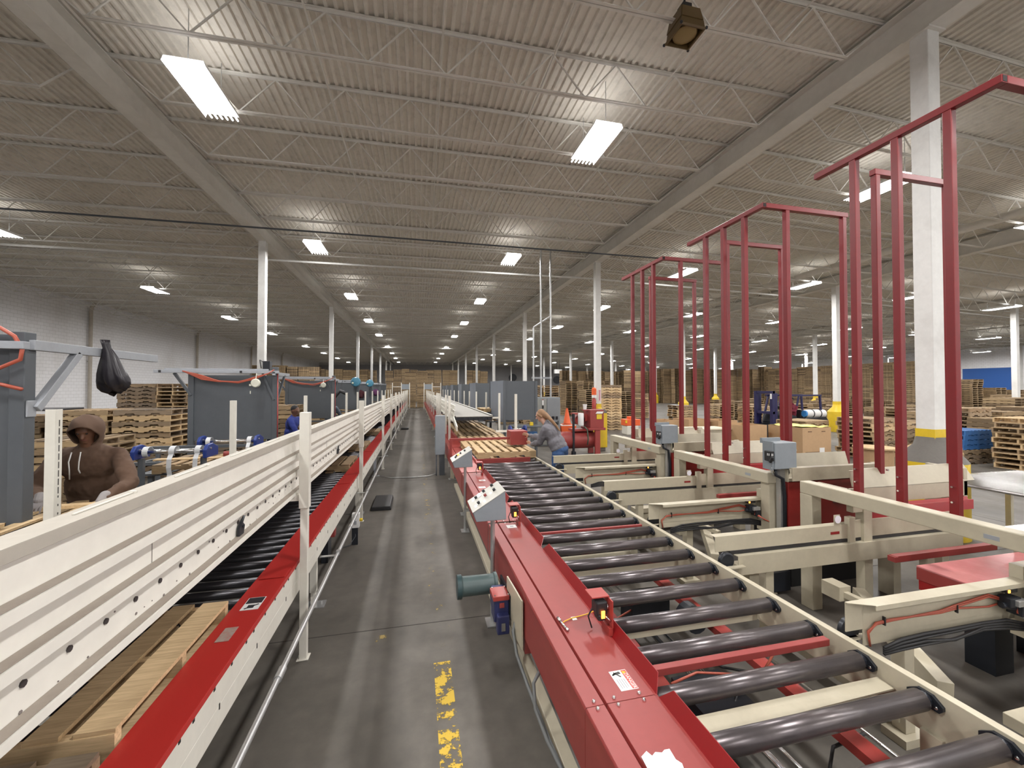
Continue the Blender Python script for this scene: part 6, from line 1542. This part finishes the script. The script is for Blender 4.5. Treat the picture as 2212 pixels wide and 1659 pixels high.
def person(label, loc, J, skin, top_m, leg_m, hair_m=None, hair='short', shoes=BLACK, vox=0.008, head_f=(0,-1,-0.3), tail=None, top_name='jacket', hood=None, w=1.0, gloves=None, hands=None, girth=1.0):
    L = Vector(loc)
    P = {k: Vector(v)+L for k, v in J.items()}
    g = MB()
    up = (P['neck']-P['pelvis']).normalized(); lat = (P['shR']-P['shL']).normalized(); fw_ = up.cross(lat).normalized()
    TM = Matrix(((lat.x,-fw_.x,up.x),(lat.y,-fw_.y,up.y),(lat.z,-fw_.z,up.z)))
    mid = (P['neck']+P['pelvis'])/2
    G = girth
    ell(g, P['pelvis'], (0.150*w,0.105,0.12), TM); ell(g, mid*0.55+P['pelvis']*0.45, (0.135*w,0.095,0.16), TM); ell(g, mid*0.45+P['neck']*0.55-up*0.05, (0.155*w,0.105,0.19), TM)
    capsule(g, [P['shL'], P['neck']-up*0.04, P['shR']], [0.055,0.065,0.055])
    capsule(g, [P['neck']-up*0.05, P['head']-Vector((0,0,0.05))], [0.056,0.052])
    HB = basis(head_f)
    hd = P['head']; hx = lambda x, y, z: tuple(hd + HB @ Vector((x,y,z)))
    ell(g, hd, (0.074,0.094,0.105), HB); ell(g, hx(0,0.028,-0.055), (0.054,0.062,0.062), HB)
    capsule(g, [hx(0,0.088,0.012), hx(0,0.112,-0.022)], [0.010,0.016]); ell(g, hx(0,0.086,0.032), (0.05,0.014,0.012), HB)
    ell(g, hx(0,0.083,-0.055), (0.026,0.012,0.007), HB); ell(g, hx(0,0.078,-0.088), (0.022,0.018,0.016), HB)
    for s_ in (-1,1): ell(g, hx(s_*0.076,-0.005,-0.01), (0.010,0.020,0.031), HB)
    for s_ in 'LR':
        capsule(g, [P['sh'+s_],P['el'+s_],P['wr'+s_]], [0.050,0.038,0.026]); capsule(g, [P['el'+s_],(P['el'+s_]*0.7+P['wr'+s_]*0.3)], [0.038,0.040])
        capsule(g, [P['hip'+s_],P['kn'+s_],P['an'+s_]], [0.082,0.052,0.036]); capsule(g, [P['kn'+s_]*0.75+P['an'+s_]*0.25], [0.054])
        hdv = hands[s_] if hands else ((P['wr'+s_]-P['el'+s_]), fw_)
        hand(g, P['wr'+s_], hdv[0], hdv[1], 1 if s_ == 'L' else -1, hdv[2] if len(hdv) > 2 else 0.35)
        f_ = Vector((fw_.x,fw_.y,0)).normalized(); capsule(g, [P['an'+s_]-f_*0.03-Vector((0,0,0.03)), P['an'+s_]+f_*0.12-Vector((0,0,0.045))], [0.035,0.03])
    body = obj('person', g, skin, label=label, cat='person'); remesh(body, vox)
    # clothes
    g = MB()
    ell(g, P['pelvis']+up*0.05, (0.175*w*G,0.135*G,0.13), TM); ell(g, mid*0.5+P['pelvis']*0.5+up*0.02, (0.178*w*G,0.135*G,0.19), TM); ell(g, mid*0.45+P['neck']*0.55-up*0.04, (0.19*w*G,0.138*G,0.20), TM)
    capsule(g, [P['shL'], P['neck']-up*0.05, P['shR']], [0.074,0.085,0.074]); capsule(g, [P['neck']-up*0.03, P['neck']+up*0.035], [0.075,0.066])
    for s_ in 'LR':
        e = P['el'+s_]; wv = P['wr'+s_]; capsule(g, [P['sh'+s_], P['sh'+s_]*0.5+e*0.5, e, e*0.45+wv*0.55, wv*0.94+e*0.06], [0.076,0.068*G,0.058*G,0.052,0.044])
        capsule(g, [e*0.62+wv*0.38, e*0.6+wv*0.4], [0.058*G,0.056*G]); capsule(g, [P['sh'+s_]*0.35+e*0.65, P['sh'+s_]*0.33+e*0.67],[0.068*G,0.066*G])
    if hood == 'up': capsule(g, [hx(0,-0.07,-0.13), hx(0,-0.04,-0.06)], [0.10,0.08])
    ja = obj(top_name, g, top_m, body); ja.matrix_parent_inverse = Matrix.Identity(4); remesh(ja, vox*1.3, 14, 0.8); wrinkle(ja, 0.022)
    if hood == 'up':
        # hood: a shell round the head, open toward the face
        nu, nv = 28, 18; V = []; F = []
        for j_ in range(nv):
            th = 0.95 + (PI-0.95)*j_/(nv-1)          # angle away from the face direction
            for k in range(nu):
                ph = 2*PI*k/nu; q = math.sin(th); lip = 1.0+0.05*(j_ == 0)
                x_ = 0.128*q*math.cos(ph)*lip; z_ = 0.150*q*math.sin(ph)*lip; y_ = 0.150*math.cos(th)
                if math.sin(ph) > 0: y_ += 0.055*math.sin(ph)*max(0, math.cos(th))+0.02*math.sin(ph)*(j_ < 4)
                x_ += 0.006*math.sin(5*ph+j_*0.5); z_ += 0.006*math.sin(4*ph+j_)
                V.append(hx(x_, y_-0.015, z_-0.012))
        F = [(j_*nu+k, j_*nu+(k+1)%nu, (j_+1)*nu+(k+1)%nu, (j_+1)*nu+k) for j_ in range(nv-1) for k in range(nu)]
        s = MB(); s._add(V, F); ho = obj('hood', s, top_m, ja, smooth=True); ho.matrix_parent_inverse = Matrix.Identity(4)
        sm_ = ho.modifiers.new('t', 'SOLIDIFY'); sm_.thickness = 0.012; sb = ho.modifiers.new('s', 'SUBSURF'); sb.levels = 1; sb.render_levels = 1
        s = MB()
        for s_ in (-1,1): s.path([P['neck']+lat*(s_*0.035)+fw_*0.14+up*0.02, P['neck']+lat*(s_*0.04)+fw_*0.185-up*0.06, P['neck']+lat*(s_*0.035)+fw_*0.198-up*0.13, P['neck']+lat*(s_*0.045)+fw_*0.20-up*(0.20+0.03*s_)], 0.0055, 6)
        dr = obj('drawstring', s, WHITEP, ja, smooth=True)
    g = MB(); ell(g, P['pelvis']-up*0.01, (0.168*w*G,0.128*G,0.125), TM)
    for s_ in 'LR': capsule(g, [P['hip'+s_], P['hip'+s_]*0.5+P['kn'+s_]*0.5, P['kn'+s_], P['kn'+s_]*0.5+P['an'+s_]*0.5, P['an'+s_]+Vector((0,0,0.0))], [0.102*G,0.092*G,0.074,0.064,0.056])
    tr = obj('trousers', g, leg_m, body); tr.matrix_parent_inverse = Matrix.Identity(4); remesh(tr, vox*1.3, 3, 0.5); wrinkle(tr, 0.022)
    for s_ in 'LR':
        f_ = Vector((fw_.x,fw_.y,0)).normalized(); a = P['an'+s_]; g = MB()
        capsule(g, [Vector((a.x,a.y,0.05+L.z))-f_*0.05, Vector((a.x,a.y,0.045+L.z))+f_*0.13], [0.048,0.042]); capsule(g, [Vector((a.x,a.y,0.06+L.z)), Vector((a.x,a.y,0.12+L.z))],[0.046,0.044])
        sh = obj('shoe', g, shoes, body, smooth=True); sh.matrix_parent_inverse = Matrix.Identity(4)
    if hair_m:
        g = MB(); ell(g, hx(0,-0.028,0.026), (0.081,0.088,0.093), HB)
        if hair == 'long':
            capsule(g, [hx(0.0,-0.06,0.0), hx(0.0,-0.095,-0.08)], [0.07,0.06])
            if tail: capsule(g, [Vector(hx(0,-0.10,-0.03))]+[Vector(q)+L for q in tail], [0.05,0.036,0.026,0.015][:len(tail)+1])
            for s_ in (-1,1): capsule(g, [hx(s_*0.06,0.02,0.03), hx(s_*0.076,-0.02,-0.04)], [0.03,0.022])
        h = obj('hair', g, hair_m, body); h.matrix_parent_inverse = Matrix.Identity(4); remesh(h, 0.009, 2, 0.5)
    # eyes, brows, mouth
    s = MB()
    for s_ in (-1,1): s.sphere(hx(s_*0.030,0.089,0.016), 0.009, n=10, m=8)
    e_ = obj('eyes', s, plain('eye_dark_'+label[:8], (0.03,0.02,0.02), 0.2), body, smooth=True); e_.matrix_parent_inverse = Matrix.Identity(4)
    s = MB(); s.path([hx(-0.022,0.093,-0.054), hx(0,0.098,-0.056), hx(0.022,0.093,-0.054)], 0.004, 6); m_ = obj('mouth', s, plain('lip_'+label[:8], (0.22,0.07,0.06), 0.5), body, smooth=True); m_.matrix_parent_inverse = Matrix.Identity(4)
    if gloves:
        g = MB()
        for s_ in 'LR':
            hdv = hands[s_] if hands else ((P['wr'+s_]-P['el'+s_]), fw_)
            i0 = len(g.v); hand(g, P['wr'+s_], hdv[0], hdv[1], 1 if s_ == 'L' else -1, hdv[2] if len(hdv) > 2 else 0.35)
            c_ = P['wr'+s_]
            for q in range(i0, len(g.v)): v = Vector(g.v[q]); g.v[q] = tuple(c_+(v-c_)*1.1)
            capsule(g, [P['wr'+s_]-Vector(hdv[0]).normalized()*0.05, P['wr'+s_]+Vector(hdv[0]).normalized()*0.02], [0.042,0.036])
        gl = obj('gloves', g, gloves, body); gl.matrix_parent_inverse = Matrix.Identity(4); remesh(gl, 0.007, 2, 0.5)
    return body
GREYJ = paint('heather_grey_jacket', (0.165,0.16,0.18), 0.9, 0.3, (0.12,0.12,0.13), scale=6)
JEAN = paint('blue_denim', (0.035,0.085,0.21), 0.85, 0.35, (0.02,0.04,0.10), scale=5)
BROWNH = paint('brown_hoodie_cloth', (0.115,0.068,0.045), 0.95, 0.35, (0.07,0.045,0.035), scale=4)
BLOND = paint('blond_hair', (0.27,0.15,0.075), 0.6, 0.6, (0.14,0.075,0.035), scale=14)
# woman leaning over the pallets (origin at her feet; she faces -x, +y)
person('person with long blond ponytail, grey jacket and jeans bending over the red gate box', (2.74, 7.62, 0),
       dict(pelvis=(0.02,0.02,0.98), neck=(-0.20,0.16,1.46), head=(-0.31,0.25,1.65), shL=(-0.31,-0.02,1.40), shR=(-0.03,0.30,1.40),
            elL=(-0.36,0.14,1.12), wrL=(-0.40,0.62,1.02), elR=(-0.22,0.62,1.16), wrR=(-0.38,0.86,1.18),
            hipL=(-0.05,-0.06,0.92), hipR=(0.08,0.08,0.92), knL=(-0.08,-0.05,0.50), knR=(0.06,0.14,0.50), anL=(-0.05,-0.10,0.09), anR=(0.12,0.12,0.09)),
       SKIN, GREYJ, JEAN, BLOND, 'long', BLACK, 0.009, head_f=(-0.75,0.5,-0.45), tail=[(-0.16,0.06,1.57),(-0.07,0.0,1.46),(-0.01,-0.04,1.36)], girth=1.22, w=1.08,
       hands={'L': ((-0.15,0.6,0.15),(-0.8,0.2,-0.1),0.25), 'R': ((-0.3,0.3,0.1),(-0.6,-0.5,-0.2),0.3)})
# hooded man at his table, facing the camera and looking down
mb = person('person in a brown hooded sweatshirt bending over the table at the left', (-3.14, 4.9, 0.12),
       dict(pelvis=(0,0.06,0.98), neck=(0.03,-0.10,1.50), head=(0.06,-0.17,1.68), shL=(0.26,-0.06,1.42), shR=(-0.22,-0.06,1.42),
            elL=(0.44,-0.20,1.16), wrL=(0.40,-0.50,1.08), elR=(-0.28,-0.25,1.14), wrR=(-0.06,-0.50,1.10),
            hipL=(0.10,0.06,0.92), hipR=(-0.10,0.06,0.92), knL=(0.12,0.02,0.50), knR=(-0.12,0.02,0.50), anL=(0.13,0.06,0.09), anR=(-0.13,0.06,0.09)),
       SKIND, BROWNH, plain('dark_trousers',(0.03,0.03,0.04),0.9), None, 'short', BLACK, 0.009, head_f=(0.25,-0.9,-0.55), top_name='hooded_sweatshirt', hood='up', w=1.06, girth=1.2,
       gloves=plain('grey_work_glove',(0.30,0.28,0.28),0.9), hands={'L': ((0.0,-0.7,-0.5),(0,-0.3,-0.9),0.4), 'R': ((0.3,-0.7,-0.4),(0,-0.3,-0.9),0.4)})
# worker in blue behind the hosed booth
person('person in blue sleeves and dark vest working behind the hosed grey booth panel', (-3.0, 10.9, 0),
       dict(pelvis=(0,0,0.98), neck=(0.08,-0.06,1.48), head=(0.13,-0.10,1.66), shL=(0.14,0.14,1.42), shR=(0.06,-0.24,1.42),
            elL=(0.34,0.18,1.18), wrL=(0.55,0.10,1.08), elR=(0.22,-0.34,1.17), wrR=(0.46,-0.30,1.10),
            hipL=(0,0.10,0.92), hipR=(0,-0.10,0.92), knL=(0.02,0.1,0.5), knR=(0.02,-0.1,0.5), anL=(0,0.12,0.09), anR=(0,-0.12,0.09)),
       SKIND, plain('royal_blue_cloth',(0.02,0.035,0.20),0.85), plain('navy_trousers',(0.015,0.015,0.04),0.9), plain('black_hair',(0.01,0.01,0.012),0.6), 'short', BLACK, 0.011, head_f=(0.8,-0.3,-0.5))
person('person in a grey hooded jacket and pale cap facing the third left booth', (-3.25, 17.0, 0),
       dict(pelvis=(0,0,0.98), neck=(0,0.06,1.48), head=(0.0,0.08,1.66), shL=(-0.2,0.0,1.42), shR=(0.2,0.0,1.42),
            elL=(-0.28,0.12,1.15), wrL=(-0.15,0.35,1.08), elR=(0.32,0.10,1.16), wrR=(0.38,0.32,1.10),
            hipL=(-0.1,0,0.92), hipR=(0.1,0,0.92), knL=(-0.1,0.02,0.5), knR=(0.1,0.02,0.5), anL=(-0.12,0,0.09), anR=(0.12,0,0.09)),
       SKIN, plain('slate_grey_hoodie',(0.10,0.12,0.15),0.9), plain('grey_trousers',(0.05,0.05,0.06),0.9), plain('pale_cap',(0.45,0.47,0.5),0.8), 'short', BLACK, 0.012, head_f=(0,0.95,-0.3), girth=1.15)
# forklift driver
person('person in a dark red jacket and dark cap driving the forklift', (14.45, 13.2, 0.42),
       dict(pelvis=(0,0,0.66), neck=(0.0,0,1.12), head=(-0.02,0,1.30), shL=(0,-0.2,1.06), shR=(0,0.2,1.06),
            elL=(-0.15,-0.26,0.86), wrL=(-0.38,-0.14,0.94), elR=(-0.15,0.26,0.86), wrR=(-0.38,0.12,0.94),
            hipL=(-0.02,-0.1,0.62), hipR=(-0.02,0.1,0.62), knL=(-0.42,-0.12,0.60), knR=(-0.42,0.12,0.60), anL=(-0.52,-0.12,0.12), anR=(-0.52,0.12,0.12)),
       SKIND, plain('dark_red_jacket',(0.16,0.012,0.03),0.85), plain('black_trousers',(0.02,0.02,0.025),0.9), plain('black_cap',(0.012,0.012,0.014),0.7), 'short', BLACK, 0.012, head_f=(-0.9,-0.2,-0.3))
